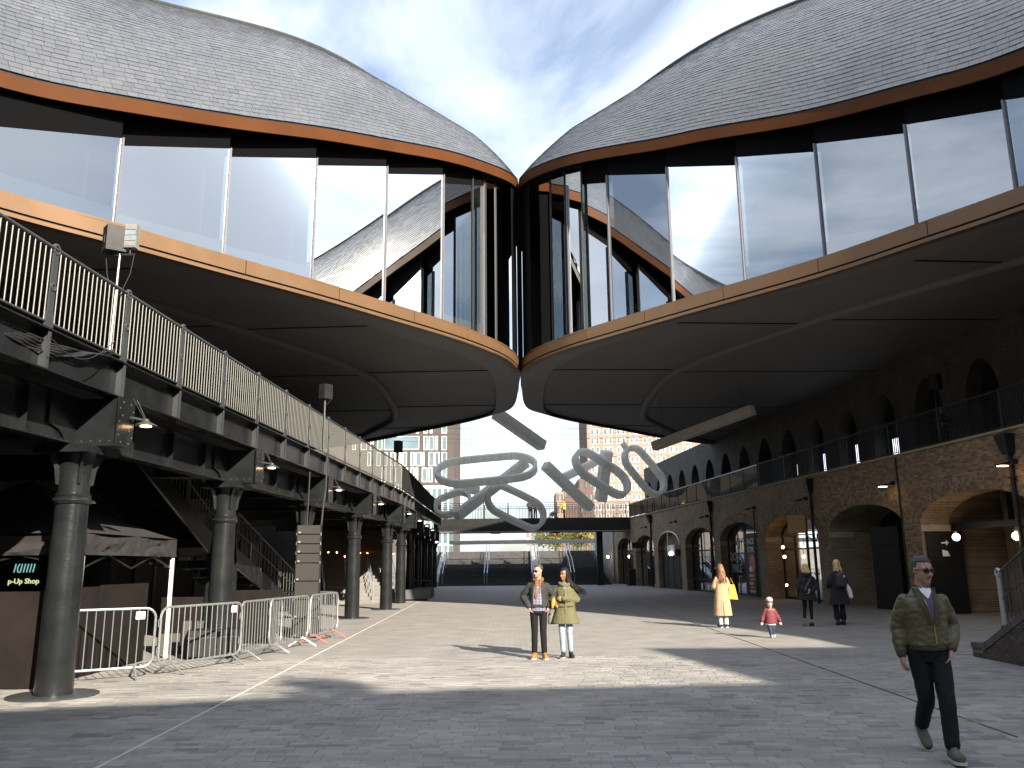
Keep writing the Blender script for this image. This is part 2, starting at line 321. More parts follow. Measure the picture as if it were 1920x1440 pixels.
def roof_side(sg,near,ridge,back,c1,c2,far,panes,label):
    root=thing('roofed_gallery',label,'roof',(0,0,0))
    NS=150
    E=relax(resample(catmull(near,400),NS),6); RD=relax(resample(catmull(ridge,400),NS),60); BK=resample(catmull(back,400),NS)
    inn=sg     # offs sign towards the building interior (curve runs from kiss outwards)
    EO=[p+Vector((0,0,.46)) for p in E]
    def S(i,v):
        i=min(max(i,0),NS-1.001); k=int(i); f=i-k
        a=EO[k].lerp(EO[k+1],f); b=RD[k].lerp(RD[k+1],f); p=a.lerp(b,v)
        nrm=(b-a).cross(RD[k+1]-RD[k]+EO[k+1]-EO[k]).normalized()
        if nrm.z<0: nrm=-nrm
        w=min(1,(i/12.))
        return p+nrm*(math.sin(PI*v)*.55*w), nrm
    m=MB(); NV=8
    for j in range(NV):
        strip(m,[S(i,j/NV)[0]-S(i,j/NV)[1]*.05 for i in range(NS)],[S(i,(j+1)/NV)[0]-S(i,(j+1)/NV)[1]*.05 for i in range(NS)])
    strip(m,[p-Vector((0,0,.05)) for p in RD],BK)
    m.build('roof_deck',M_under,root)
    m=MB(); m.tube([p+Vector((0,0,.03)) for p in RD],.09,8); m.build('ridge_capping',M_steel2,root,True)
    # slates
    rows=40; allm=MB(); single=[]
    # number of eave samples inside the part of the roof that can be seen
    dE=[0]
    for a,b in zip(EO[:-1],EO[1:]): dE.append(dE[-1]+(b-a).length)
    wid=.31
    for r in range(rows):
        v0=r/rows; v1=min(1,(r+1.12)/rows); u=0.02+random.random()*wid
        while u<34:
            uw=wid*random.uniform(.8,1.15); k=next(i for i in range(NS) if dE[i]>=u); f0=k-(dE[k]-u)/max(1e-6,dE[k]-dE[k-1]) if k else 0
            u2=u+uw-.008; k2=next(i for i in range(NS) if dE[i]>=u2); f1=k2-(dE[k2]-u2)/(dE[k2]-dE[k2-1])
            lo=.016+random.uniform(-.004,.006); hi=.004; q=[]
            for (f,v,h) in ((f0,v0,lo),(f1,v0,lo),(f1,v1,hi),(f0,v1,hi)):
                p,nn=S(f,v); q.append(p+nn*h)
            low=[]
            for f in (f0,f1): p,nn=S(f,v0); low.append(p+nn*(lo-.016))
            vs=q+low; fs=[(0,1,2,3),(4,5,1,0),(0,3,4),(5,2,1)]
            # size on screen grows towards the outer end of the curve
            single.append((u,r,vs,fs)); u+=uw
    vis=[s for s in single if 19.5<s[0]<27 and s[1]<32]
    random.shuffle(vis); pick=set(id(s) for s in vis[:300])
    for s in single:
        if id(s) in pick: MB().add(s[2],s[3]).build('slate',M_slateL,root)
        else: allm.add(s[2],s[3])
    allm.build('slates',M_slateL,root,kind='stuff')
    # eaves: bronze fascia, gutter, dark eaves soffit
    Eb=E
    m=MB(); i1=offs(E,inn*.06)
    strip(m,E,[p+Vector((0,0,.4)) for p in E]); strip(m,E,i1); strip(m,[p+Vector((0,0,.4)) for p in E],[p+Vector((0,0,.4)) for p in i1]); m.build('fascia',M_brown,root,True)
    m=MB(); a=offs(E,inn*.03); strip(m,[p+Vector((0,0,.4)) for p in a],[p+Vector((0,0,.475)) for p in a]); m.build('gutter',M_black,root,True)
    m=MB(); e5=offs(E,inn*5); 
    e5=[Vector((p.x if sg*(p.x-.38)>0 else .38+sg*.02,p.y,q.z+2.1)) for p,q in zip(e5,E)]
    strip(m,[p+Vector((0,0,.1)) for p in i1],e5); m.build('eaves_lining',M_under,root)
    # brass sill band as separate panels with open joints
    B=[Vector((p.x,p.y,0)) for p in E]; dB=[0]
    for a,b in zip(B[:-1],B[1:]): dB.append(dB[-1]+(b-a).length)
    def at(u):
        k=next((i for i in range(NS) if dB[i]>=u),NS-1); 
        if k==0: return B[0].copy()
        return B[k-1].lerp(B[k],(u-dB[k-1])/(dB[k]-dB[k-1]))
    u=0.03; k=0
    while u<44:
        w=[1.2,1.9,2.4,2.9,3.3][min(k,4)]
        n=10; L0=[at(u+.012+(w-.024)*i/n) for i in range(n+1)]; I0=offs(L0,inn*.5); I1=offs(L0,inn*.04)
        m=MB()
        strip(m,[P3(p,10.0) for p in L0],[P3(p,10.42) for p in L0]); strip(m,[P3(p,10.42) for p in L0],[P3(p,10.42) for p in I0])
        strip(m,[P3(p,10.0) for p in L0],[P3(p,10.0) for p in I1])
        m.add([P3(L0[0],10),P3(I1[0],10),P3(I1[0],10.42),P3(L0[0],10.42)],[(0,1,2,3)]).add([P3(L0[-1],10),P3(I1[-1],10),P3(I1[-1],10.42),P3(L0[-1],10.42)],[(0,1,2,3)])
        m.build('brass_panel',M_brass,root,True); u+=w; k+=1
    m=MB(); i2=offs(B,inn*.05); strip(m,[P3(p,9.92) for p in i2],[P3(p,10.3) for p in i2]); m.build('joint_backing',M_black,root)
    m=MB(); strip(m,[P3(p,9.84) for p in B],[P3(p,9.94) for p in B]); i3=offs(B,inn*.05); strip(m,[P3(p,9.94) for p in B],[P3(p,9.94) for p in i3]); i4=offs(B,inn*.28); strip(m,[P3(p,9.84) for p in B],[P3(p,9.86) for p in i4]); m.build('brass_lip',M_brass,root,True)
    # soffit in steps
    NL=140
    nb=[Vector((p[0],p[1],0)) for p in reversed(near) if p[1]>-1]
    c0=resample(catmull(nb+[Vector((p[0],p[1],0)) for p in far],500),NL)
    A1=resample(catmull([(p[0],p[1],0) for p in c1],500),NL); A2=resample(catmull([(p[0],p[1],0) for p in c2],500),NL)
    A3=[Vector((sg*24+.38,60.*i/(NL-1),0)) for i in range(NL)]
    m=MB(); strip(m,[P3(p,9.86) for p in c0],[P3(p,ZS) for p in A1]); m.build('soffit_border',M_soffit2,root,True)
    m=MB(); strip(m,[P3(p,ZS) for p in A1],[P3(p,ZS+.16) for p in A1]); m.build('soffit_step',M_black,root,True)
    m=MB(); strip(m,[P3(p,ZS+.14) for p in A1],[P3(p,ZS+.05) for p in A2]); m.build('soffit_panel',M_soffit,root,True)
    m=MB(); m.tube([P3(p,ZS+.06) for p in A2],.2,10); m.build('soffit_rib',M_soffit,root,True)
    m=MB(); strip(m,[P3(p,ZS+.06) for p in A2],[P3(p,ZS+.1) for p in A3]); m.build('soffit_panel',M_soffit,root,True)
    # far edge upstand and structure above (floor slab, far glazing)
    m=MB(); i0=next(i for i,p in enumerate(c0) if p.y>41.5)
    fe=c0[i0:]; strip(m,[P3(p,9.86) for p in fe],[P3(p,10.5) for p in fe]); m.build('far_edge_band',M_soffit2,root,True)
    m=MB(); 
    fz=[]
    for p in fe:
        b=min(BK,key=lambda q:(q.x-p.x)**2+(q.y-p.y)**2); fz.append(b.z+.2)
    fi=[Vector((p.x+sg*.3,p.y-.35,0)) for p in fe]
    strip(m,[P3(p,10.5) for p in fi],[P3(p,z) for p,z in zip(fi,fz)]); m.build('far_glazing',M_interior,root)
    m=MB(); strip(m,[P3(p,10.36) for p in c0],[P3(p,10.36) for p in A3]); m.build('floor_slab',M_under,root)
    # the kiss wall between both halves
    if sg<0: m=MB(); m.box(.27,.49,35.22,35.42,9.9,18.5); m.build('seam_post',M_matte,root)
    m=MB(); x=.38+sg*.06; m.add([(x,35.25,9.9),(x,42,9.9),(x,42,18.6),(x,35.25,18.6)],[(0,1,2,3)]); m.build('party_wall',M_under,root)
    # interior
    I=[Vector((p.x if sg*(p.x-.38)>.2 else .38+sg*.2,p.y,0)) for p in offs(B,inn*7.5)]
    m=MB(); strip(m,[P3(p,10.3) for p in I],[P3(p,q.z+1.5) for p,q in zip(I,E)]); m.build('interior_wall',M_interior,root)
    # soffit joints (dark shadow gaps)
    def ingap(a,b,w=.05):
        mm=MB(); mm.beam((a[0],a[1],a[2]),(b[0],b[1],b[2]),w,.03); mm.build('soffit_joint',M_black,root)
    # radial joints from border to inner step and beyond
    def zat(lst,dx=0): return lst
    for i in range(14,NL-6,15):
        a=A1[i]; b=min(A2,key=lambda q:abs(q.y-a.y)+.2*abs(q.x-a.x))
        if abs(b.x-a.x)>2.5: ingap((a.x,a.y,ZS+.125),(b.x,b.y,ZS+.035))
    for i in range(26,NL-10,17):
        a=A2[i]; ingap((a.x,a.y,ZS+.05),(sg*23.5,a.y+.5,ZS+.09),.04)
    # glass panes: overlapping sawtooth sheets
    for (pe,po,z,zo,dark) in panes:       # pe: exposed end, po: hidden end (plan)
        pe=Vector((pe[0],pe[1],0)); po=Vector((po[0],po[1],0)); d=(po-pe).normalized(); nrm=Vector((-d.y,d.x,0)); 
        if nrm.y>0: nrm=-nrm
        m=MB(); m.add([P3(pe,10.3),P3(po,10.3),P3(po,zo),P3(pe,z)],[(0,1,2,3)]); g=m.build('glass_pane',M_glass,root)
        m=MB(); m.obox(P3(pe,0)+Vector((0,0,(10.3+z)/2))+nrm*.0-d*.02,d*.025,nrm*.075,Vector((0,0,(z-10.3)/2))); m.build('glazing_edge',M_jamb,g)
        m=MB(); q=pe.lerp(po,.2); m.obox(P3(q,0)+Vector((0,0,10.3+(z-10.3)*.38))-nrm*.35,d*.012,nrm*.15,Vector((0,0,(z-10.3)*.38))); m.build('glass_fin',M_jamb,g)
        eb=min(E,key=lambda q:(q.x-pe.x)**2+(q.y-pe.y)**2).z; eb2=min(E,key=lambda q:(q.x-po.x)**2+(q.y-po.y)**2).z
        m=MB(); m.add([P3(pe,z),P3(po,zo),P3(po,eb2+.3),P3(pe,eb+.3)],[(0,1,2,3)]).add([P3(pe,z),P3(po,zo),P3(po,zo)-nrm*.3,P3(pe,z)-nrm*.3],[(0,1,2,3)]); m.build('pane_header',M_matte,root)
        m=MB(); q=po; m.add([P3(po,10.3)-nrm*.05,P3(po,10.95)-nrm*.05,P3(pe,10.95)-nrm*.05,P3(pe,10.3)-nrm*.05],[(0,1,2,3)]); m.build('spandrel_strip',M_ibrass if dark else M_jamb,root)
    # dark closing panels right at the seam
    oc=offs(B,inn*.12); sk=[i for i in range(NS) if dE[i]<1.5]
    m=MB(); strip(m,[P3((.38+sg*.1 if sg*(oc[i].x-.38)<.1 else oc[i].x,oc[i].y),10.3) for i in sk],[P3((.38+sg*.1 if sg*(oc[i].x-.38)<.1 else oc[i].x,oc[i].y),E[i].z+.1) for i in sk]); m.build('seam_panel',M_matte,root)
    # small dark lights near the kiss
    zz=E
    ks=[i for i in range(0,NS) if 1.3<dE[i]<5.4]; ks=ks[1::3]
    for a,b in zip(ks[:-1],ks[1:]):
        p,q=offs(B,inn*.4)[a],offs(B,inn*.4)[b]
        if sg*(p.x-.38)<.08: p.x=.38+sg*.08
        m=MB(); m.add([P3(p,10.3),P3(q,10.3),P3(q,E[b].z+.1),P3(p,E[a].z+.1)],[(0,1,2,3)]); gl=m.build('glass_pane',M_glass,root)
        m=MB(); m.obox(P3(q,(10.3+E[b].z)/2),(.03,0,0),(0,.06,0),(0,0,(E[b].z-10.3)/2)); m.build('glazing_edge',M_black,gl)
    return root
def mkpanes(lst,sg,first):
    out=[]; prev=None
    for (xo,yo,pl,z,dk) in lst:
        if prev is None: po=Vector((*first,0))
        else: po=Vector((prev[0]+sg*.22,prev[1]+.24,0))
        out.append(((pl[0],pl[1]),(po.x,po.y),z,aty(xo,yo,po.y).z,dk)); prev=pl
    return out
PL=mkpanes([(-140,232,(-10.3,20.35),12.93,0),(226,273,(-8.25,22.65),13.82,0),(429,294,(-6.25,24.85),14.62,0),(594,310,(-4.35,27.2),15.5,0),(728,326,(-2.55,29.4),16.24,1),(835,343,(-1.15,31.6),16.82,1)],-1,(-12.6,17.6))
PR=mkpanes([(2150,140,(12.25,18.8),12.86,0),(1896,203,(10.85,20.95),13.42,0),(1705,249,(9.25,23.25),14.10,0),(1534,284,(7.45,25.3),14.74,0),(1385,310,(5.6,27.5),15.51,0),(1252,326,(3.75,29.75),16.32,1),(1136,342,(2.35,31.7),16.85,1)],1,(14.0,15.6))
roof_side(-1,NEAR_L,RIDGE_L,BACK_L,C1_L,C2_L,FAR_L,PL,'left half of the kissing slate roof with glazed gallery, above the steel viaduct')
roof_side(1,NEAR_R,RIDGE_R,BACK_R,MIR(C1_L),MIR(C2_L),MIR(FAR_L),PR,'right half of the kissing slate roof with glazed gallery, above the brick arches')
# ================================================================== LEFT: STEEL VIADUCT
def lerp(a,b,t): return a+(b-a)*t
# column positions (plan)
COLS=[(-7.5,-4.7),(-7.18,1.0),(-6.86,6.75),(-6.53,12.48),(-6.21,18.22),(-5.9,23.98),(-5.58,29.75),(-5.27,35.5),(-5.45,41.3),(-5.68,47.0),(-5.9,52.7),(-6.1,58.4),(-6.3,64.1),(-6.5,69.8)]
EDGE=.58; ZC=3.47; ZB=4.27; ZD=4.82; ZR=5.92
def frame(i):
    a=Vector((*COLS[max(0,i-1)],0)); b=Vector((*COLS[min(len(COLS)-1,i+1)],0)); t=(b-a).normalized(); return t,Vector((t.y,-t.x,0))   # along, towards the yard
clab={1:'thick iron column nearest the camera, in front of the black gazebo',2:'iron column behind the crowd barriers, beside the steel staircase',3:'iron column behind the loudspeaker tower',4:'iron column on a round plate just right of the crowd barriers',5:'fifth iron column, right of the wide stone stairs under the viaduct',6:'iron column at the shadow edge beside the grey bench',7:'iron column in the shade just past the grey bench'}
for i,(x,y) in enumerate(COLS):
    lab=clab.get(i-2,'dark iron column in the far shaded row under the viaduct' if i>9 else 'iron column under the viaduct beyond the left edge of the frame')
    c=thing('iron_column',lab,'column',(x,y,0),0,'iron columns of the viaduct')
    seg=24 if i<9 else 12
    m=MB(); m.lathe([(.255,.0),(.25,.35),(.228,2.65),(.225,2.72)],n=seg); m.build('shaft',M_steel,c,True)
    m=MB(); m.lathe([(.228,2.68),(.262,2.70),(.275,2.735),(.262,2.77),(.24,2.785),(.25,2.80),(.25,2.83),(.23,2.84)],n=seg); m.build('collar',M_steel,c,True)
    m=MB(); m.lathe([(.22,2.8),(.215,3.1),(.235,3.3),(.27,3.42)],n=seg); m.build('neck',M_steel,c,True)
    t,nv=frame(i)
    for a in range(4):
        d=Matrix.Rotation(a*PI/2+PI/4+math.atan2(t.y,t.x),3,'Z')@Vector((1,0,0)); s=Vector((-d.y,d.x,0))*.02
        m=MB(); m.prism([d*.2+Vector((0,0,2.95)),d*.26+Vector((0,0,2.98)),d*.29+Vector((0,0,3.2)),d*.38+Vector((0,0,3.41)),d*.2+Vector((0,0,3.41))],-s,s); m.build('capital_fin',M_steel,c)
    m=MB(); m.obox((0,0,ZC),t*.44,nv*.4,(0,0,.055)); m.build('bearing_plate',M_steel,c)
    if i<8: m=MB(); m.lathe([(.6,.003),(.6,.018),(.585,.024),(.26,.024)],n=36); m.build('base_plate',M_steel2,c,True)
via=thing('steel_viaduct','dark grey riveted steel viaduct along the left side of the yard','viaduct',(0,0,0))
riv=MB()
def rivet(p,nv,r=.017):
    nv=Vector(nv); a=nv.orthogonal().normalized(); b=nv.cross(a)
    riv.rings([[Vector(p)+a*math.cos(k*PI/3)*r+b*math.sin(k*PI/3)*r for k in range(6)],[Vector(p)+nv*r*.7+(a*math.cos(k*PI/3)+b*math.sin(k*PI/3))*r*.5 for k in range(6)]])
def zdeck(y): return ZD if y<36 else lerp(ZD,5.5,(y-36)/35)
epts=[]     # edge line (outer face of edge beam), per bay
for i,(x,y) in enumerate(COLS):
    t,nv=frame(i); p=Vector((x,y,0))+nv*EDGE; epts.append(p)
up=Vector((0,0,1))
for i in range(len(COLS)-1):
    a,b=epts[i],epts[i+1]; t=(b-a).normalized(); nv=Vector((t.y,-t.x,0)); za=zdeck(a.y)-ZD; zb=zdeck(b.y)-ZD
    A=lambda f,o,z: a.lerp(b,f)+nv*o+up*(z+lerp(za,zb,f))
    def bar(o0,o1,z0,z1,nm,mt): 
        m=MB(); m.hexa([A(0,o0,z0),A(1,o0,z0),A(1,o1,z0),A(0,o1,z0),A(0,o0,z1),A(1,o0,z1),A(1,o1,z1),A(0,o1,z1)]); return m.build(nm,mt,via)
    bar(-.10,-.085,ZB+.02,ZD-.02,'edge_beam_web',M_steel)
    bar(-.19,.05,ZB,ZB+.022,'bottom_flange',M_steel); bar(-.19,.07,ZD-.022,ZD,'top_flange',M_steel)
    bar(-.42,-.11,ZD-.06,ZD-.03,'deck_plate',M_steel)
    for k in range(3):
        f=k/3; m=MB(); c=A(f,-.02,(ZB+ZD)/2); m.obox(c,t*.008,nv*.065,up*((ZD-ZB)/2-.024)); m.build('stiffener',M_steel2,via)
        w=A(f,.046,0); m=MB(); m.obox(c+nv*.062-t*.012,t*.03,nv*.006,up*((ZD-ZB)/2-.024)); m.build('stiffener_flange',M_steel2,via)
    # main girder between the columns, lower, with rivets
    ca=Vector((*COLS[i],0)); cb=Vector((*COLS[i+1],0)); tt=(cb-ca).normalized(); n2=Vector((tt.y,-tt.x,0))
    m=MB(); m.beam(ca+up*3.9+tt*.3,cb+up*3.9-tt*.3,.02,.68); m.build('main_girder_web',M_steel,via)
    m=MB(); m.beam(ca+up*3.55+tt*.3,cb+up*3.55-tt*.3,.26,.025); m.beam(ca+up*4.22+tt*.3,cb+up*4.22-tt*.3,.26,.025); m.build('main_girder_flange',M_steel,via)
    L_=(cb-ca).length
    if i<8:
        for k in range(int(L_/.16)):
            q=ca+tt*(.35+k*.16)
            if k*.16+.35<L_-.3: rivet(q+n2*.09+up*3.565,(0,0,1),.016)
    for k in range(1,4):
        q=ca.lerp(cb,k/4); m=MB(); m.obox(q+n2*.06+up*3.88,tt*.006,n2*.05,up*.32); m.build('girder_stiffener',M_steel,via)
    # deck slab above and dark soffit boards under
    inner=[ca-n2*7.5,cb-n2*7.5]
    m=MB(); da,db=zdeck(ca.y),zdeck(cb.y)
    m.hexa([a-nv*.3+up*(da-.14),b-nv*.3+up*(db-.14),inner[1]+up*(db-.14),inner[0]+up*(da-.14),a-nv*.3+up*(da-.07),b-nv*.3+up*(db-.07),inner[1]+up*(db-.07),inner[0]+up*(da-.07)]); m.build('deck_slab',M_dark,via)
    # secondary girders behind, across
    m=MB(); m.beam(ca-n2*.3+up*3.95,ca-n2*7.4+up*3.95,.22,.55); m.build('cross_girder',M_steel,via)
    # arched bearing bracket over each column
    if i>0:
        t3,n3=frame(i); c0=ca
        m=MB()
        m.obox(c0+n3*.27+up*3.885,t3*.16,n3*.42,up*.355); m.build('bracket_box',M_steel,via)
        fc=c0+n3*.70+up*3.885
        m=MB(); m.obox(fc,t3*.235,n3*.012,up*.37); bp=m.build('bracket_plate',M_steel,via)
        if i<8:
            for sx in (-1,1):
                for k in range(7): rivet(fc+n3*.012+t3*sx*(.19 if k%2 else .11)+up*(-.3+k*.1),n3,.018)
            for k in range(5): rivet(c0+n3*(.0+.14*k)-t3*.16+up*3.6,-t3,.016)
            for k in range(5): rivet(c0+n3*(.0)-t3*.16+up*(3.62+.13*k),-t3,.016)
        for sx in (-1,1):
            pr=[c0+t3*sx*.16+up*3.53]; 
            for k in range(7):
                an=k/6*PI/2; pr.append(c0+t3*sx*(.16+.52*(1-math.cos(an)))*1.0+up*(3.56+ .0)+up*(.36*math.sin(an)))
            pr2=[c0+t3*sx*.16+up*3.53,c0+t3*sx*.40+up*3.53,c0+t3*sx*.46+up*3.62,c0+t3*sx*.6+up*3.72,c0+t3*sx*.85+up*3.78,c0+t3*sx*.85+up*4.2,c0+t3*sx*.16+up*4.2]
            m=MB(); m.prism(pr2,n3*.02,n3*.05); m.build('haunch',M_steel,via)
riv.build('rivets',M_steel2,via,kind='stuff')
# railings
def railing(name,label,P,Z0,spacing,nbar,barmat,postmat,H=1.1,barr=.0095,stuff=False,out=0.02,ring=True):
    r=thing(name,label,'railing',(P[0].x,P[0].y,Z0[0])); org=Vector((P[0].x,P[0].y,Z0[0]))
    pm=None; bmesh_=None; barmb=MB()
    hm=MB(); hm.tube([p-org+up*(z+H) for p,z in zip(P,Z0)],.027,10); hm.build('handrail',postmat,r,True)
    hm=MB(); hm.tube([p-org+up*(z+.09) for p,z in zip(P,Z0)],.016,6); hm.build('bottom_rail',postmat,r,True)
    bm_=MB(); bm_.cyl((0,0,.09),(0,0,H-.02),barr,6); bme=bm_.mesh('bar',barmat,True)
    for a,b,za,zb in zip(P[:-1],P[1:],Z0[:-1],Z0[1:]):
        t=(b-a).normalized(); L_=(b-a).length; n=max(1,round(L_/spacing)); rot=math.atan2(t.y,t.x)
        key=1
        if pm is None:
            m=MB(); m.obox((0,0,H*.5),(.055,0,0),(0,.012,0),(0,0,H*.5)); m.obox((0,0,.12),(.085,0,0),(0,.014,0),(0,0,.1))
            if ring:
                m.tube([(.062*math.cos(k*PI/6),0,H-.005+.062*math.sin(k*PI/6)) for k in range(12)],.026,6,closed=True)
                m.tube([(.045*math.cos(k*PI/6),-.01,H*.52+.045*math.sin(k*PI/6)) for k in range(12)],.02,6,closed=True)
            pm=m.mesh('post',postmat)
        for k in range(n):
            f=k/n; p=a.lerp(b,f)+up*lerp(za,zb,f)-org
            o=ob('post',pm,r); o.location=p; o.rotation_euler=(0,0,rot)
            w=L_/n
            for j in range(1,nbar):
                q=a.lerp(b,(k+j/nbar)/n)+up*lerp(za,zb,(k+j/nbar)/n)-org
                if stuff: barmb.cyl(q+up*.09,q+up*(H-.02),barr,4)
                else: o=ob('bar',bme,r); o.location=q
    if stuff: barmb.build('bars',barmat,r,kind='stuff')
    return r
n5=[Vector((p.x,p.y,0)) for p in epts]
railing('viaduct_railing','grey steel railing with thin upright bars along the near viaduct deck',n5[2:8],[ZD]*6,5.75/3,17,M_bar,M_steel2)
railing('viaduct_railing','dark railing on the far viaduct deck, running back to the footbridge',n5[7:],[zdeck(p.y) for p in n5[7:]],5.75/3,15,M_black,M_black,stuff=True,ring=False)
# west building behind the viaduct: dark walls, shop line
wb=thing('west_building','dark brick range behind the viaduct, mostly in deep shade','building',(0,0,0))
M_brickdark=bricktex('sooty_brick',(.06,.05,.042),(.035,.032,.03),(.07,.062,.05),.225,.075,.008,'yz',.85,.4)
m=MB(); m.box(-15,-14.6,-45,36,-.05,9.9); m.box(-15,-14.6,36,75,-.05,9.9); m.box(-29,-15,-4,-3.6,-.05,12); m.build('wall',M_brickdark,wb)  # unseen stretch behind the camera lengthened to block low sky light
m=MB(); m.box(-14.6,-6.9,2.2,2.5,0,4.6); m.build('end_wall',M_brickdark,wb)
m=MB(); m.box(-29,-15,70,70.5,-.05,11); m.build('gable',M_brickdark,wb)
M_string=emis('string_lights',(1,.35,.12),6)
for k in range(7):
    y0=8+k*6.2; m=MB(); m.box(-14.6,-14.5,y0,y0+3.6,.1,3.1); d=m.build('shop_window',M_black,wb)
    m=MB(); m.box(-14.5,-14.47,y0+1.7,y0+1.9,.1,3.1); m.build('mullion',M_steel,d)
# string of small festoon bulbs under the deck
fl=thing('festoon_lights','string of small orange bulbs glowing in the dark behind the far columns','string lights',(-8,44,2.4))
cab=[]; 
for k in range(33):
    s=k/32; cab.append(Vector((lerp(-1.7,1.9,s),lerp(-6,8,s),.35*abs(math.sin(s*PI*4))*-1+.2)))
m=MB(); m.tube(cab,.008,4); m.build('cable',M_black,fl)
bm_=MB(); bm_.sphere((0,0,-.05),.035,8,6); bme=bm_.mesh('bulb',M_string,True)
for p in cab[1::2]: o=ob('bulb',bme,fl); o.location=p
# steel staircase in two flights under the deck, running away from the camera
st=thing('steel_staircase','dark steel staircase in two flights behind the second column','staircase',(0,0,0))
XS=-7.75; W=1.6
def flight(SA,SB,nt_,nb,top=1.5,both=True):
    d=(SB-SA); dh=Vector((d.x,d.y,0)).normalized(); sn=Vector((dh.y,-dh.x,0))
    for sgn in (0,1):
        o=sn*(-W*sgn); m=MB(); m.prism([SA+o,SB+o,SB+o+up*.5,SA+o+up*.5],-sn*.03,sn*.03); m.build('stringer',M_steel,st)
    for k in range(nt_):
        p=SA+d*((k+.5)/nt_); m=MB(); m.obox(p-sn*W/2+up*.3,sn*(W/2-.04),dh*.15,up*.02); m.obox(p-sn*W/2+up*.2+dh*.13,sn*(W/2-.04),dh*.01,up*.1); m.build('tread',M_steel,st)
    for sgn in (0,1):
        o=sn*(-W*sgn)
        m=MB(); m.tube([SA+o+up*top,SB+o+up*top],.024,8); m.build('handrail',M_steel2,st,True)
        m=MB(); m.tube([SA+o+up*1.0,SB+o+up*1.0],.014,6); m.build('middle_rail',M_steel2,st,True)
        for k in range(4): p=SA+d*(k/3)+o; m=MB(); m.obox(p+up*1.0,dh*.05,sn*.012,up*.5); m.lathe([(.05,0),(.05,.05)],p+up*(top-.03),8); m.build('post',M_steel2,st)
        bm_=MB(); bm_.cyl((0,0,.5),(0,0,top-.02),.011,5); bme=bm_.mesh('bar',M_bar if sgn==0 else M_steel2)
        for k in range(nb):
            b=ob('bar',bme,st); b.location=SA+d*((k+.5)/nb)+o
f1a,f1b=onx(232,837,XS),onx(395,1041,XS); f2a,f2b=onx(440,1063,XS),onx(520,1130,XS)
flight(f1a,f1b,11,24); 
dd=(f2b-f2a); f2b=f2a+dd*((0.-f2a.z)/dd.z) if dd.z<0 else f2b
flight(f2a,f2b,7,18)
m=MB(); m.hexa([f1b+Vector((0,0,.28)),f2a+Vector((0,0,.28)),f2a+Vector((-W,0,.28)),f1b+Vector((-W,0,.28)),f1b+Vector((0,0,.34)),f2a+Vector((0,0,.34)),f2a+Vector((-W,0,.34)),f1b+Vector((-W,0,.34))]); m.build('landing',M_steel,st)
for q in (f1b,f2a): m=MB(); m.box(q.x-.06,q.x+.06,q.y-.06,q.y+.06,0,q.z+.3); m.build('landing_post',M_steel,st)
# wide stone stair further back
ws=thing('stone_stairs','wide grey stone stairs with blue handrails in the shade under the viaduct','stairs',(0,0,0))
M_step=mk('worn_stone',(.16,.155,.14),.8,0,.2,3,.2,30)
a=onz(640,1132); b=onz(742,1131); a=Vector((-8.9,40.5,0)); b=Vector((-5.95,41.6,0))
wdir=(b-a).normalized(); bk=Vector((-wdir.y,wdir.x,0)); bk=Vector((-.28,.96,0)).normalized(); wdir=Vector((.96,.28,0)).normalized()
base=Vector((-8.95,40.6,0))
for k in range(24):
    m=MB(); m.obox(base+wdir*1.75+bk*(.3*k+.6)+up*(.08+.16*k),wdir*1.75,bk*.6,up*.08); m.build('step',M_step,ws)
M_rail=mk('blue_grey_handrail',(.28,.33,.42),.35,.6,.05,6)
for f in (.02,1.15,2.3,3.48):
    p0=base+wdir*f+up*.0
    pts=[p0+bk*.1+up*.05,p0+bk*.1+up*1.0,p0+bk*2.6+up*2.35,p0+bk*3.3+up*2.35,p0+bk*6.8+up*4.4]
    m=MB(); m.tube(pts,.025,6); m.build('handrail',M_rail,ws,True)
    for k in range(4): q=p0+bk*(.8+.6*k); m=MB(); m.cyl(q+up*(.4+.32*k),q+up*(1.35+.32*k),.016,6); m.build('rail_post',M_rail,ws)
# benches / planters by the columns
for k,(x,y,l) in enumerate(((-5.05,44.2,'grey stone bench block nearest, beside the far columns'),(-5.15,47.4,'second stone bench block with a thin metal back, beyond the first'))):
    t=thing('stone_bench',l,'bench',(x,y,0),.05,'bench blocks by the columns')
    m=MB(); m.box(-.75,.75,-.45,.45,.08,.55); m.build('seat_block',M_concrete if 0 else M_stone,t); m=MB(); m.box(-.6,.6,-.36,.36,0,.08); m.build('plinth',M_black,t)
    if k: m=MB(); m.tube([(-.5,.2,.55),(-.5,.2,.95),(.5,.2,.95),(.5,.2,.55)],.015,6); m.build('back_rail',M_galv,t)
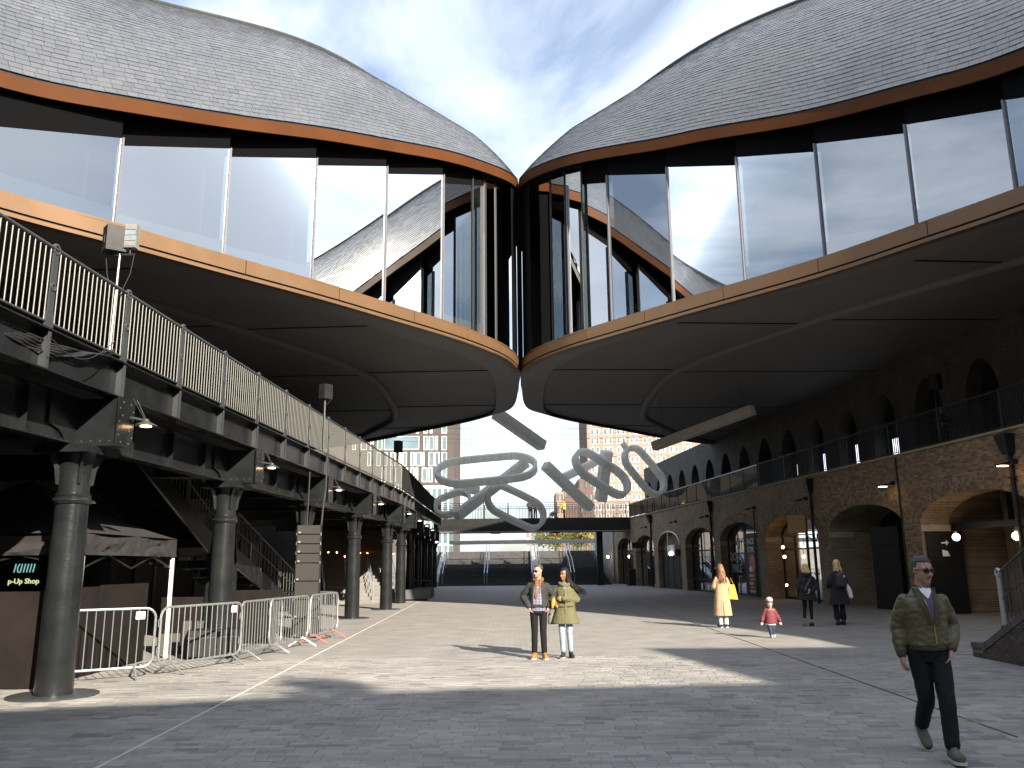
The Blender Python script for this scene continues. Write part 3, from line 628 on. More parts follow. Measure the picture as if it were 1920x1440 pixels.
# lamps hung below the edge beam
for i in range(1,9):
    t3,n3=frame(i+2); p=Vector((*COLS[i+2],0))+n3*.86+t3*.32+up*3.98
    lab={1:'conical lit lamp hung from the viaduct beside the nearest column',2:'conical lit lamp hung from the viaduct beside the second column'}.get(i,'conical lamp hung from the viaduct beside column %s'%(['','','','three','four','five','six','seven','eight'][i]) if i<6 else 'small conical lamp on the shaded far viaduct, '+['nearest','middle one','farthest'][i-6]+' of three')
    lp=thing('viaduct_lamp',lab,'lamp',p,0,'lamps under the viaduct')
    m=MB(); m.lathe([(.17,-.085),(.168,-.075),(.05,-.015),(.04,.02),(.0,.025)],n=16); m.build('shade',M_steel2,lp,True)
    m=MB(); m.lathe([(.0,-.082),(.085,-.082),(.08,-.096),(.0,-.1)],n=12); m.build('bulb',M_warm if i<3 else M_glow,lp)
    m=MB(); m.beam((0,0,0),tuple(-t3*.3-n3*.1),.03,.03); m.cyl(tuple(-n3*.02),tuple(-n3*.12-t3*.22+up*.3),.006,5); m.cyl((0,0,0),tuple(-n3*.12-t3*.1+up*.3),.006,5); m.build('arm',M_steel2,lp)
# loudspeakers on poles clamped to the railing
M_grille=mk('speaker_grille',(.018,.018,.02),.6,0,.1,30,.4,200)
M_grey=mk('grey_grille',(.2,.2,.19),.6,0,.2,12,.4,120)
def cabinet(parent,c,w,dp,h,rz,mat,tilt=0.,name='cabinet'):
    M=Matrix.Translation(c)@Matrix.Rotation(rz,4,'Z')@Matrix.Rotation(tilt,4,'X')
    m=MB(); bmv=[(-w/2,-dp/2,-h/2),(w/2,-dp/2,-h/2),(w*.36,dp/2,-h/2),(-w*.36,dp/2,-h/2),(-w/2,-dp/2,h/2),(w/2,-dp/2,h/2),(w*.36,dp/2,h/2),(-w*.36,dp/2,h/2)]
    m.hexa(bmv); o=m.build(name,mat,parent); o.matrix_local=M
    m=MB(); m.box(-w*.46,w*.46,-dp/2-.012,-dp/2-.002,-h*.46,h*.46); g2=m.build('grille',M_grille,o)
    m=MB(); m.box(-w*.08,w*.08,dp/2+.001,dp/2+.01,-h*.2,h*.1); m.build('connector_panel',M_black,o)
    return o
p=aty(216,548,12.1)
sp1=thing('pole_speakers','black loudspeaker and grey lamp cluster on one pole clamped to the near railing','loudspeaker',p)
m=MB(); m.cyl((0,0,-.9),(0.02,0,.62),.017,8); m.build('pole',M_galv,sp1); m=MB(); m.beam((-.16,0,.6),(.22,0,.6),.03,.03); m.cyl((-.12,0,.6),(-.12,0,.7),.015,6); m.cyl((.17,0,.6),(.17,0,.7),.015,6); m.build('crossbar',M_black,sp1)
cabinet(sp1,(-.09,0,.84),.30,.28,.40,2.3,M_black)
m=MB(); m.box(.09,.27,-.06,.06,.70,1.08); fx=m.build('light_panel',M_grey,sp1)
for k in range(4): m=MB(); m.box(.098,.262,-.068,-.061,.72+k*.09,.79+k*.09); m.build('light_cell',M_galv if k in(1,2) else M_grey,fx)
for k,(dx,dz) in enumerate(((-.1,.0),(.12,.05))): m=MB(); m.tube([(dx*2.,0,.62),(dx*1.6,.02,.3),(dx*.6,0,-.05)],.008,5); m.build('cable',M_rubber,sp1)
p=aty(608,788,23.3)
sp2=thing('pole_speaker','black loudspeaker on a pole standing up from the middle of the viaduct railing','loudspeaker',p)
m=MB(); m.cyl((0,0,-.9),(0,0,.65),.03,8); m.build('pole',M_steel2,sp2); cabinet(sp2,(0,0,.82),.30,.28,.42,2.6,M_black); m=MB(); m.tube([(.1,0,.75),(.2,0,.62),(.1,0,.5),(.03,0,.45)],.008,5); m.build('cable',M_rubber,sp2)
p=aty(745,880,36.5)
sp3=thing('pole_speaker','dark loudspeaker on a pole at the bend of the viaduct, against the far brick offices','loudspeaker',p)
m=MB(); m.cyl((0,0,-.9),(0,0,.75),.025,8); m.build('pole',M_black,sp3); cabinet(sp3,(0,0,1.0),.36,.3,.5,2.9,M_black)
# cables slung along the deck edge
for k in range(5):
    q0=aty(-20,590+k*5,9.6); q1=aty(212,668-k*3,12.0); pts=[]
    for j in range(15):
        s=j/14; q=q0.lerp(q1,s); q.z-=(.10+.03*k)*math.sin(PI*s); q.x+=.03*math.sin(j*1.7+k); pts.append(q)
    m=MB(); m.tube(pts,.013,5); tag(m.build('slung_cable',M_rubber),['topmost','second from top','middle','second lowest','lowest, most slack'][k]+' of the black cables bundled along the near railing foot','cable','cables along the deck edge')
pts=[]; q0=aty(82,632,10.2); q1=aty(205,640,11.9)
for j in range(15):
    s=j/14; q=q0.lerp(q1,s); q.z-=.28*math.sin(PI*s); q.x+=.08; pts.append(q)
m=MB(); m.tube(pts,.007,5); tag(m.build('hanging_cable',M_rubber),'single thin cable hanging in a loop in front of the near edge beam','cable')
# ================================================================== LEFT FOREGROUND: GAZEBO, BOOTH, BARRIERS, PA
M_canvas=mk('black_canvas',(.02,.0185,.0195),.9,0,.2,5,.25,9)
M_board=mk('brown_black_board',(.015,.0118,.0112),.9,0,.25,2,.1,30,spec=.12)
gz=thing('gazebo','black pop-up gazebo with white legs behind the nearest column','gazebo',(-8.85,15.45,0))
hx,hy=2.0,1.85; zt,zv=2.32,1.97
def cnv(u,v): # canopy surface, u,v in -1..1
    r=max(abs(u),abs(v)); return Vector((u*hx,v*hy,zt+(1-r)*1.05-.10*math.sin(PI*r)*(1 if r<1 else 0)))
m=MB(); n=16
for i in range(n):
    for j in range(n):
        q=[cnv(-1+2*(i+a)/n,-1+2*(j+b)/n) for a,b in ((0,0),(1,0),(1,1),(0,1))]; m.add(q,[(0,1,2,3)])
m.build('canopy',M_canvas,gz,True)
for sgx,sgy,ax in ((1,0,'y'),(-1,0,'y'),(0,1,'x'),(0,-1,'x')):
    m=MB(); rows=[]
    for r in range(7):
        row=[]
        for k in range(61):
            s=-1+k/30; z=zt-(zt-zv)*r/6; sag=.05*abs(math.sin(s*PI))*(1-r/6)
            fold=.07*math.sin(k*.9+r*1.3)*noise.noise((k*.15,r*.4,sgx+2*sgy))+.02*math.sin((s*PI))**2*math.sin(r*1.4+s*3)
            p=Vector((sgx*(hx+.01+fold),s*hy,z-sag)) if ax=='y' else Vector((s*hx,sgy*(hy+.01+fold),z-sag)); row.append(p)
        rows.append(row)
    m.rings(rows,closed=False); m.build('valance',M_canvas,gz,True)
for sx in (-1,1):
    for sy in (-1,1):
        m=MB(); m.box(sx*(hx-.04)-.03,sx*(hx-.04)+.03,sy*(hy-.04)-.03,sy*(hy-.04)+.03,0,2.28); lg=m.build('leg',M_white,gz)
        m=MB(); m.box(sx*(hx-.04)-.07,sx*(hx-.04)+.07,sy*(hy-.04)-.07,sy*(hy-.04)+.07,0.002,.02); m.build('foot_plate',M_galv,lg)
for (a,b) in (((-1,-1),(1,-1)),((1,-1),(1,1)),((-1,1),(1,1)),((-1,-1),(-1,1))):
    A=Vector((a[0]*(hx-.06),a[1]*(hy-.06),0)); B=Vector((b[0]*(hx-.06),b[1]*(hy-.06),0)); M2=(A+B)/2
    for s0,s1,z0,z1 in ((A,M2,2.2,1.75),(A,M2,1.75,2.2),(M2,B,2.2,1.75),(M2,B,1.75,2.2)): m=MB(); m.beam(s0+up*z0,s1+up*z1,.02,.03); m.build('truss_bar',M_steel,gz)
# booth of dark boards
bt=thing('booth_counter','brown-black boarded booth counter below the gazebo','counter',(0,0,0))
for (x0,x1,y0,y1,h) in ((-13,-9.2,13.16,13.2,1.42),(-9.18,-7.18,13.16,13.2,1.42),(-7.22,-7.18,13.2,15.0,1.45),(-7.22,-7.18,15.02,16.9,1.47)):
    m=MB(); m.box(x0,x1,y0,y1,.01,h); m.build('board',M_board,bt)
m=MB(); m.box(-10.8,-7.25,13.22,16.8,1.30,1.34); m.build('counter_top',M_black,bt)
for k,(x,y,w,h,l) in enumerate(((-7.0,18.2,.9,1.15,'lower dark board standing between the gazebo leg and the second column'),(-6.35,20.4,1.5,1.22,'dark board leaning behind the barriers, right of the second column'))):
    m=MB(); m.box(x-w/2,x+w/2,y-.02,y+.02,.01,h); tag(m.build('dark_board',M_board),l,'board')
# black drapes closing the back of the booth
dr=thing('drape','black drape hung below the viaduct behind the gazebo','drape',(0,0,0))
rows=[]
for r in range(2): rows.append([Vector((-12.6+.07*math.sin(k*.8),4+k*.17,4.55 if r else .05)) for k in range(120)])
m=MB(); m.rings(rows,closed=False); m.build('cloth',M_canvas,dr,True)
rows=[]
for r in range(2): rows.append([Vector((-12.6+k*.17,19.2+.06*math.sin(k*.9),3.2 if r else .05)) for k in range(22)])
m=MB(); m.rings(rows,closed=False); m.build('cloth',M_canvas,dr,True)
# lit sign inside the booth
M_txtb=emis('sign_blue',(.35,.75,.75),.3); M_txty=emis('sign_yellow',(.75,.8,.4),.4)
p=aty(44,1075,18.6); sg_=thing('lit_sign','small lit pop-up shop sign glowing in the dark booth at left','sign',p,0.1)
m=MB(); m.box(-.42,.42,.02,.05,-.34,.38); m.build('sign_panel',M_black,sg_)
o=ob('lettering',textmesh('p-Up Shop',.15,M_txty,.002,True),sg_); o.rotation_euler=(PI/2,0,0); o.location=(.02,0,-.17)
for k in range(7):
    m=MB(); x=-.2+k*.065; pts=[(x,0,.02),(x+.012,0,.09),(x+.03,0,.2)] if k!=1 else [(x+.04,0,.2),(x-.0,0,.12),(x+.01,0,.03),(x+.05,0,.02)]
    m.tube(pts,.011,5); m.build('logo_stroke',M_txtb,sg_)
# crowd barriers
M_red=mk('red_paint',(.5,.12,.1),.5,0,.1,6)
def barrier(a,b,label,footmats=(None,None),nb=15,tagplate=True,skip=()):
    a=Vector((*a,0)); b=Vector((*b,0)); t=(b-a); Lb=t.length; rz=math.atan2(t.y,t.x)
    r=thing('crowd_barrier',label,'barrier',a,rz,'crowd barriers on the left')
    z0,z1,c=.17,1.1,.16; pts=[]
    for cx,cz,a0 in ((c,z0+c,PI),(Lb-c,z0+c,1.5*PI),(Lb-c,z1-c,0),(c,z1-c,.5*PI)):
        for k in range(6): an=a0+k/5*PI/2; pts.append((cx+c*math.cos(an),0,cz+c*math.sin(an)))
    m=MB(); m.tube(pts,.021,8,closed=True); m.build('frame',M_galv,r,True)
    bm_=MB(); bm_.cyl((0,0,z0),(0,0,z1),.0085,6); bme=bm_.mesh('bar',M_galv,True)
    for k in range(1,nb): o=ob('bar',bme,r); o.location=(Lb*k/nb,0,0)
    for x,fm in zip((.28,Lb-.28),footmats):
        m=MB(); m.tube([(x,-.32,.012),(x,-.29,.03),(x,0,.2),(x,.29,.03),(x,.32,.012)],.019,6); m.build('foot',fm or M_galv,r,True)
    for z in (.4,.85): m=MB(); m.tube([(0,0,z+.06),(-.045,0,z+.06),(-.045,0,z-.06),(0,0,z-.06)],.008,5); m.build('hook',M_galv,r)
    if tagplate: m=MB(); m.box(Lb-.31,Lb-.17,-.012,-.006,.93,1.05); m.build('tag_plate',M_white,r)
barrier((-7.62,13.42),(-5.98,14.46),'galvanised crowd barrier nearest the camera, partly behind the thick column')
barrier((-5.93,14.55),(-5.17,16.45),'galvanised crowd barrier second from the left, in front of the second column')
barrier((-5.2,16.5),(-4.95,18.45),'third crowd barrier from the left, seen at a slant',tagplate=False)
barrier((-5.0,17.75),(-4.72,19.85),'fourth crowd barrier, below the loudspeaker tower',tagplate=False,footmats=(None,M_white))
barrier((-4.72,20.05),(-4.5,22.05),'last crowd barrier on the right, with red feet',footmats=(M_red,M_red),tagplate=False)
barrier((-4.52,22.12),(-6.3,23.0),'crowd barrier turned across behind the last one, beside the loudspeaker tower',tagplate=False)
# PA tower
M_pa=mk('speaker_cloth',(.03,.028,.025),.85,0,.12,3,.35,150)
pa=thing('loudspeaker_tower','tall stack of brown-grey loudspeaker boxes in front of the third column','loudspeaker',(-5.27,22.0,0),.1)
zs=[2.8,2.56,2.32,2.08,1.84,1.39,.94,.48,.02]
for k in range(8):
    w=.30 if k<4 else .31; m=MB(); m.hexa([(-w,-.2,zs[k+1]+.006),(w,-.2,zs[k+1]+.006),(w*.9,.3,zs[k+1]+.006),(-w*.9,.3,zs[k+1]+.006),(-w,-.2,zs[k]-.006),(w,-.2,zs[k]-.006),(w*.9,.3,zs[k]-.006),(-w*.9,.3,zs[k]-.006)]); b=m.build('speaker_box',M_black,pa)
    m=MB(); m.box(-w+.02,w-.02,-.215,-.202,zs[k+1]+.016,zs[k]-.016); m.build('grille',M_pa,b)
    m=MB(); m.box(-w+.04,-w+.1,-.22,-.2155,zs[k+1]+.03,zs[k+1]+.07); m.build('badge',M_grey,b)
    for sx in (-1,1): m=MB(); m.box(sx*w-.012,sx*w+.012,-.19,-.14,zs[k+1]-.03,zs[k+1]+.05); m.build('rigging_plate',M_galv,b)
m=MB(); m.cyl((-.1,.1,2.8),(-.08,.1,4.2),.02,6); m.build('hanging_cable',M_rubber,pa); m=MB(); m.tube([(.27,.1,2.8),(.3,.1,3.3),(.36,.05,3.8),(.36,.0,4.6)],.022,6); m.build('hanging_cable',M_steel2,pa)
# things stacked behind the barriers
M_cream=mk('cream_board',(.05,.045,.038),.7,0,.1,3)
for k,(px,py,w,h,l) in enumerate(((338,1218,.42,.42,'small cream crate behind the second barrier, left'),(372,1226,.16,.72,'narrow upright cream board behind the second barrier'),(396,1216,.14,.66,'narrow cream board next to the second column'))):
    q=onz(px,py+14); q=Vector((q.x-.45,q.y+.5,0)); b=thing('stage_board',l,'board',q,.4); m=MB(); m.box(-w/2,w/2,-.05,.05,.0,h); m.build('board',M_cream,b)
    m=MB(); m.box(-w/2+.03,w/2-.03,-.054,-.05,.05,h-.05); m.build('face',M_cream,b)
fc=thing('flight_case','black flight case behind the second and third barriers','case',(-6.0,17.4,0),.4)
m=MB(); m.box(-.5,.5,-.35,.35,.06,.55); m.build('case_body',M_black,fc); m=MB(); m.box(-.51,.51,-.36,.36,.4,.43); m.build('trim',M_steel2,fc)
for sx in (-.4,.4):
    for sy in (-.27,.27): m=MB(); m.cyl((sx-.02,sy,.05),(sx+.02,sy,.05),.05,8); m.build('castor',M_rubber,fc)
# ================================================================== RIGHT: BRICK ARCADE
TH=math.atan2(.995,-.0995)
def et(name,label,cat,s,d,z,group=None,rz=0.):   # thing placed in wall coordinates (s along, d out from the wall)
    t=Vector((-.0995,.995,0)); n=Vector((-.995,-.0995,0)); p=Vector((16.7,0,0))+t*s+n*d+up*z
    return thing(name,label,cat,p,TH+rz,group)
eb=thing('east_building','long dark brick arcade building along the right side of the yard','building',(16.7,0,0),TH)
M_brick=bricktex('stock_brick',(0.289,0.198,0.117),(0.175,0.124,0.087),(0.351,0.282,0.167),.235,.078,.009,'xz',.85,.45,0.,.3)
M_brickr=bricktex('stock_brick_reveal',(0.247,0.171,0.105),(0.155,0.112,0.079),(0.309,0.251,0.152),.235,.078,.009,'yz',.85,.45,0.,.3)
M_brickup=bricktex('shade_toned_upper_brick',(.085,.075,.068),(.06,.054,.05),(.085,.078,.068),.235,.078,.009,'xz',.9,.4,0.,.25)  # darker, greyer arcade brick: the upper wall's shade put into the colour
M_bricks=randmat('stock_bricks',[((0.258,0.177,0.110),.3),((0.196,0.137,0.095),.25),((0.320,0.217,0.123),.2),((0.155,0.112,0.084),.15),((0.371,0.251,0.137),.1)],.85,.4,50,nvar=.2,nscale=2)
M_mortar=mk('mortar',(0.351,0.278,0.161),.9,0,.25,3)
M_springer=mk('stone_springer',(.36,.3,.21),.8,0,.15,4)
HW=2.82; ZSP=2.95; RISE=.92; SC_=[26.13+6.69*k for k in range(-2,9)]
def arch_z(x): return ZSP+RISE*math.sqrt(max(0,1-(x/HW)**2))
S0,S1=SC_[0]-3.345,SC_[-1]+3.345; TOPW=5.40
def bay_wall(mb,c,x0,x1,hw,zsp,zf,y0,y1,top,bot=0.,n=20,pw=None):
    xs=[-hw+2*hw*(1-math.cos(PI*k/n))/2 for k in range(n+1)]
    for yy in (y0,):
        mb.add([(x0,yy,bot),(c-hw,yy,bot),(c-hw,yy,top),(x0,yy,top)],[(0,1,2,3)]); mb.add([(c+hw,yy,bot),(x1,yy,bot),(x1,yy,top),(c+hw,yy,top)],[(0,1,2,3)])
        for a,b in zip(xs[:-1],xs[1:]): mb.add([(c+a,yy,zf(a)),(c+b,yy,zf(b)),(c+b,yy,top),(c+a,yy,top)],[(0,1,2,3)])
    mb.mat(1)
    for a,b in zip(xs[:-1],xs[1:]): mb.add([(c+a,y0,zf(a)),(c+b,y0,zf(b)),(c+b,y1,zf(b)),(c+a,y1,zf(a))],[(0,1,2,3)])
    for sx in (-1,1): mb.add([(c+sx*hw,y0,bot),(c+sx*hw,y1,bot),(c+sx*hw,y1,zsp),(c+sx*hw,y0,zsp)],[(0,1,2,3)])
    mb.mat(0)
BR0,BR1=SC_[1]-3.345,SC_[4]-3.345      # stretch with separately laid bricks
for k,c in enumerate(SC_):
    m=MB(); lo,hi=c-3.345,c+3.345
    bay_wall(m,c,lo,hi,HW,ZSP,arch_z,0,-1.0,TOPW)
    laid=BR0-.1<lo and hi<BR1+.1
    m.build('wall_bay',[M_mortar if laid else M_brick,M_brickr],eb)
# laid bricks
bl,bh,j_=.225,.066,.011; ring=.50
bm_=MB(); bm_.box(0,bl-j_,0,.008,0,bh); full=bm_.mesh('brick',M_bricks)
rest=MB(); cnt=0; cand=[]
row=0; z=.012
def outer(x): # outer edge of arch ring
    return ZSP+(RISE+ring)*math.sqrt(max(0,1-(x/(HW+ring))**2)) if abs(x)<HW+ring else -1
while z+bh<TOPW:
    zm=z+bh/2; x=BR0-(row%2)*bl/2
    while x<BR1:
        a,b=max(x,BR0),min(x+bl-j_,BR1); segs=[(a,b)]
        for c in SC_:
            if b<c-HW-ring-.1 or a>c+HW+ring+.1: continue
            if zm<ZSP: w=HW
            else:
                h=(zm-ZSP)/(RISE+ring); w=(HW+ring)*math.sqrt(1-h*h) if h<1 else -1
            if w<0: continue
            ns=[]
            for p,q in segs:
                if q<=c-w or p>=c+w: ns.append((p,q))
                else:
                    if p<c-w-.02: ns.append((p,c-w-.006))
                    if q>c+w+.02: ns.append((c+w+.006,q))
            segs=ns
        for p,q in segs:
            if q-p>.03: cand.append((p,q,z))
        x+=bl
    z+=bh+j_; row+=1
vis=[i for i,(p,q,zz_) in enumerate(cand) if abs(q-p-(bl-j_))<.002 and 24.5<p<32 and zz_>2.2]
random.shuffle(vis); vis=set(vis[:300])
for i,(p,q,zz_) in enumerate(cand):
    if i in vis: o=ob('brick',full,eb); o.location=(p,0,zz_)
    else: dy=.008+random.uniform(-.002,.002); rest.add([(p,0,zz_),(q,0,zz_),(q,dy,zz_),(p,dy,zz_),(p,0,zz_+bh),(q,0,zz_+bh),(q,dy,zz_+bh),(p,dy,zz_+bh)],[(1,0,4,5)[::-1] if 0 else (2,3,7,6),(0,1,2,3),(4,5,6,7),(0,3,7,4),(1,2,6,5)])
# voussoir rings
for c in SC_[:]:
    if c-3<BR0 or c>BR1+14: continue
    for rg in range(4):
        r0=rg*.125+.004; r1=r0+.114; nv=int(6.9/.085)
        for k in range(nv):
            t0=PI*(k+.06)/nv; t1=PI*(k+.94)/nv
            q=[(c+(HW+r)*math.cos(t),ZSP+(RISE+r)*math.sin(t)) for t,r in ((t0,r0),(t1,r0),(t1,r1),(t0,r1))]
            d=.012-rg*.001; rest.add([(x,0,z) for x,z in q]+[(x,d,z) for x,z in q],[(4,5,6,7),(0,1,5,4),(1,2,6,5),(2,3,7,6),(3,0,4,7)])
rest.build('bricks',M_bricks,eb,kind='stuff')
m=MB(); m.box(S0,S1,-.05,.07,TOPW,TOPW+.07); m.build('coping',M_springer,eb); m=MB(); m.box(S0,S1,-3.0,-.05,TOPW-.25,TOPW+.06); m.build('balcony_slab',M_dark,eb)
m=MB(); m.box(S0,S1,-8,-3.0,TOPW-.25,TOPW); m.build('upper_floor',M_dark,eb)
m=MB(); m.box(S0,S1,-7.2,-7.0,0,9.9); m.build('back_wall',M_dark,eb)
m=MB(); m.box(S0-.3,S0,-7,-.0,0,9.9); m.build('end_wall',M_brick,eb); m=MB(); m.box(S1,S1+.3,-7,0,0,TOPW+.06); m.build('end_wall',M_brick,eb)
for c in SC_:
    m=MB(); m.box(c-3.345-.15,c-3.345+.15,-7,-1.0,0,TOPW-.26); m.build('party_wall',M_brick,eb)
    for sx in (-1,1):
        m=MB(); m.box(min(c+sx*HW,c+sx*(HW-.06)),max(c+sx*HW,c+sx*(HW-.06)),-1.02,.03,ZSP-.24,ZSP-.02); m.build('springer_stone',M_springer,eb)
m=MB(); m.box(-45,1,-3.2,-3.0,0,10); m.build('south_blocking_wall',M_brick,eb)  # unseen wall behind the camera, added to cut sky light on the foreground
# upper storey wall with tall narrow arches
UC=[]; k=0
s=12.7
while s<78: UC.append(s); s+=3.28/.995
uz=lambda x: 7.5+1.36*(max(0,1-abs(x/.95)**1.9))**.62
M_dayglow=emis('daylight_glow',(.82,.88,1.0),.75); M_lamp2=emis('small_lamp',(1,.6,.25),5)  # glowing material standing in for daylight seen through the building
for k,c in enumerate(UC):
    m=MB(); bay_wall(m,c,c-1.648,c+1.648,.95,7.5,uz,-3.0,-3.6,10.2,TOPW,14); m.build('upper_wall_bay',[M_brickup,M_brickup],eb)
    m=MB(); m.box(c-.95,c+.95,-3.7,-3.6,TOPW,9); w=m.build('upper_window',M_black,eb)
    m=MB(); m.box(c-.03,c+.03,-3.6,-3.56,TOPW,8.8); m.box(c-.95,c+.95,-3.6,-3.565,7.4,7.48); m.build('glazing_bar',M_steel,w)
    px={34:1,0:0}
    if 38<c<43 or (k in (9,)) : pass
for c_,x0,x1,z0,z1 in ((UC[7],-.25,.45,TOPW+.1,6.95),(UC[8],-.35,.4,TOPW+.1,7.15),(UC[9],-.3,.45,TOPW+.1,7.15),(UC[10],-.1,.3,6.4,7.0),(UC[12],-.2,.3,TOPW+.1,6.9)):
    m=MB(); m.box(c_+x0,c_+(x0+x1)/2-.04,-3.57,-3.555,z0,z1); m.box(c_+(x0+x1)/2+.04,c_+x1,-3.57,-3.555,z0,z1); m.build('doorway_glow_panel',M_dayglow,eb)  # glow panels in place of daylight beyond the upper arches
# balcony railing: bars near, glass panels further back
rl=et('balcony_railing','black barred railing on the near balcony above the brick arches','railing',12.0,.0,TOPW+.07)
bm_=MB(); bm_.box(-.012,.012,-.012,.012,.06,1.12); bme=bm_.mesh('bar',M_black)
m=MB(); m.box(0,30.6,-.03,.03,1.12,1.17); m.build('handrail',M_black,rl); m=MB(); m.box(0,30.6,-.015,.015,.04,.07); m.build('bottom_rail',M_black,rl)
for k in range(256):
    o=ob('bar',bme,rl); o.location=(.06+k*.12,0,0)
for k in range(11): m=MB(); m.box(k*3.06-.05,k*3.06+.05,-.02,.02,0,1.2); m.build('post',M_black,rl)
M_railglass=glassmat('balustrade_glass',(.3,.3,.33),1.3,.0)
rl=et('glass_balustrade','glass balustrade with pale top rail on the far balcony, up to the footbridge','railing',42.8,.0,TOPW+.07)
for k in range(14):
    m=MB(); m.box(k*2+.05,k*2+1.95,-.01,.01,.06,1.08); m.build('glass_panel',M_railglass,rl); m=MB(); m.box(k*2-.03,k*2+.03,-.03,.03,0,1.15); m.build('post',M_black,rl)
m=MB(); m.box(0,28,-.04,.04,1.1,1.15); m.build('top_rail',M_galv,rl)
# drainpipes with hopper heads
for Y in (23.9,36.7,49.9,63.5):
    s=Y/.995; m=MB(); m.cyl((s,.09,0),(s,.09,4.75),.062,10); p=m.build('drainpipe',M_black,eb,True)
    m=MB(); m.hexa([(s-.14,.01,4.7),(s+.14,.01,4.7),(s+.14,.22,4.7),(s-.14,.22,4.7),(s-.24,.01,5.28),(s+.24,.01,5.28),(s+.24,.36,5.28),(s-.24,.36,5.28)]); m.build('hopper_head',M_steel,p)
    for z in (1.2,2.6,4.0): m=MB(); m.box(s-.09,s+.09,.01,.17,z,z+.06); m.build('pipe_collar',M_black,p)
for Y in (29.85,43.4,77.7): s=Y/.995; m=MB(); m.cyl((s,.05,0),(s,.05,5.35 if Y<40 else 4.4),.03,8); m.build('conduit',M_black,eb)
# wall lamps (angled arms)
for k,(Y,lit) in enumerate(((23.75,1),(30.15,1),(37.2,0),(43.2,0),(50.6,0),(57.1,0),(65,0))):
    lab=['lit wall lamp at the right edge, above the widest arch','lit wall lamp between the two nearest brick arches','unlit wall lamp on the drainpipe right of the orange-lit shop','unlit wall lamp above the brick pier left of the orange-lit shop','unlit wall lamp on the pipe left of the black-fronted shop','unlit wall lamp above the white arch sign','unlit wall lamp far left, beside the footbridge'][k]
    lp=et('wall_lamp',lab,'lamp',Y/.995,0,4.45,'lamps on the arcade wall')
    m=MB(); m.box(-.05,.05,.0,.16,-.05,.09); m.build('bracket',M_black,lp); m=MB(); m.beam((0,.1,.02),(0,.42,-.02),.04,.04); m.hexa([(-.1,.3,-.07),(.1,.3,-.07),(.1,.62,-.1),(-.1,.62,-.1),(-.06,.3,.01),(.06,.3,.01),(.06,.6,-.06),(-.06,.6,-.06)]); m.build('shade',M_black,lp)
    m=MB(); m.box(-.08,.08,.33,.58,-.115,-.1); m.build('bulb',M_warm if lit else M_grey,lp)
# shopfronts
def shopfront(c,nm,mull,transom,door=None,yf=-.5,mat=M_black,glass=True,stall=.0):
    f=thing('tmp','x','x'); bpy.data.objects.remove(f)
    m=MB(); n=16; hw=HW-.02
    ins=lambda x,d: arch_z(x)-d
    xs=[-hw+2*hw*k/n for k in range(n+1)]
    for a,b in zip(xs[:-1],xs[1:]):
        za,zb=arch_z(a)-.0,arch_z(b)-.0
        m.hexa([(c+a,yf,za-.12),(c+b,yf,zb-.12),(c+b,yf+.08,zb-.12),(c+a,yf+.08,za-.12),(c+a,yf,za+.01),(c+b,yf,zb+.01),(c+b,yf+.08,zb+.01),(c+a,yf+.08,za+.01)])
    for sx in (-1,1): m.box(min(c+sx*hw,c+sx*(hw-.12)),max(c+sx*hw,c+sx*(hw-.12)),yf,yf+.08,0,ZSP)
    m.box(c-hw,c+hw,yf,yf+.08,0.0,.10)
    fr=m.build('shop_frame',mat,eb)
    for x in mull: m=MB(); m.box(c+x-.035,c+x+.035,yf,yf+.09,.1,arch_z(x)-.1); m.build('mullion',mat,fr)
    for z in transom: m=MB(); m.box(c-hw+.1,c+hw-.1,yf+.002,yf+.088,z-.04,z+.04); m.build('transom',mat,fr)
    if glass:
        edges=[-hw+.12]+sorted(mull)+[hw-.12]
        for a,b in zip(edges[:-1],edges[1:]):
            m=MB(); k=8; xx=[a+(b-a)*i/k for i in range(k+1)]
            for p,q in zip(xx[:-1],xx[1:]): m.add([(c+p,yf+.04,.1),(c+q,yf+.04,.1),(c+q,yf+.04,arch_z(q)-.1),(c+p,yf+.04,arch_z(p)-.1)],[(0,1,2,3)])
            m.build('shop_pane',M_shopglass,fr)
    return fr
A=dict(zip(('z1','z0','a0','a1','a2','a3','a4','a5','a6','a7','a8'),SC_))
# a0: open recess, brick wall behind, dark beam, black door leaf, globe lamps
c=A['a0']
m=MB(); m.box(c-HW,c+HW,-3.2,-3.0,0,TOPW-.26); m.build('recess_wall',M_brick,eb)
m=MB(); m.box(c-HW,c+HW,-1.3,-1.1,2.75,2.95); m.box(c-.08,c+.08,-1.3,-1.1,2.95,3.8); m.build('recess_beam',M_black,eb)
m=MB(); m.box(c-1.1,c+.1,-3.0,-2.95,0,2.6); d=m.build('recess_door',M_black,eb)
m=MB(); m.box(c+HW-.13,c+HW-.075,-1.35,-.08,.01,2.7); d=m.build('door_leaf',M_black,eb)
sn_=et('wayfinding_sign','white arrow and pictogram on the black door leaf of the widest arch','sign',c+HW-.135,-.7,2.1,rz=-PI/2)
m=MB(); m.prism([(-.13,0,.2),(.03,0,.2),(.03,0,.13),(.13,0,.225),(.03,0,.32),(.03,0,.25),(-.13,0,.25)],(0,-.012,0),(0,-.02,0)); m.build('arrow',M_white,sn_); m=MB(); m.prism([(-.13,0,-.22),(.13,0,-.22),(.06,0,-.05),(-.13,0,-.0)],(0,-.012,0),(0,-.02,0)); m.build('pictogram',M_white,sn_)
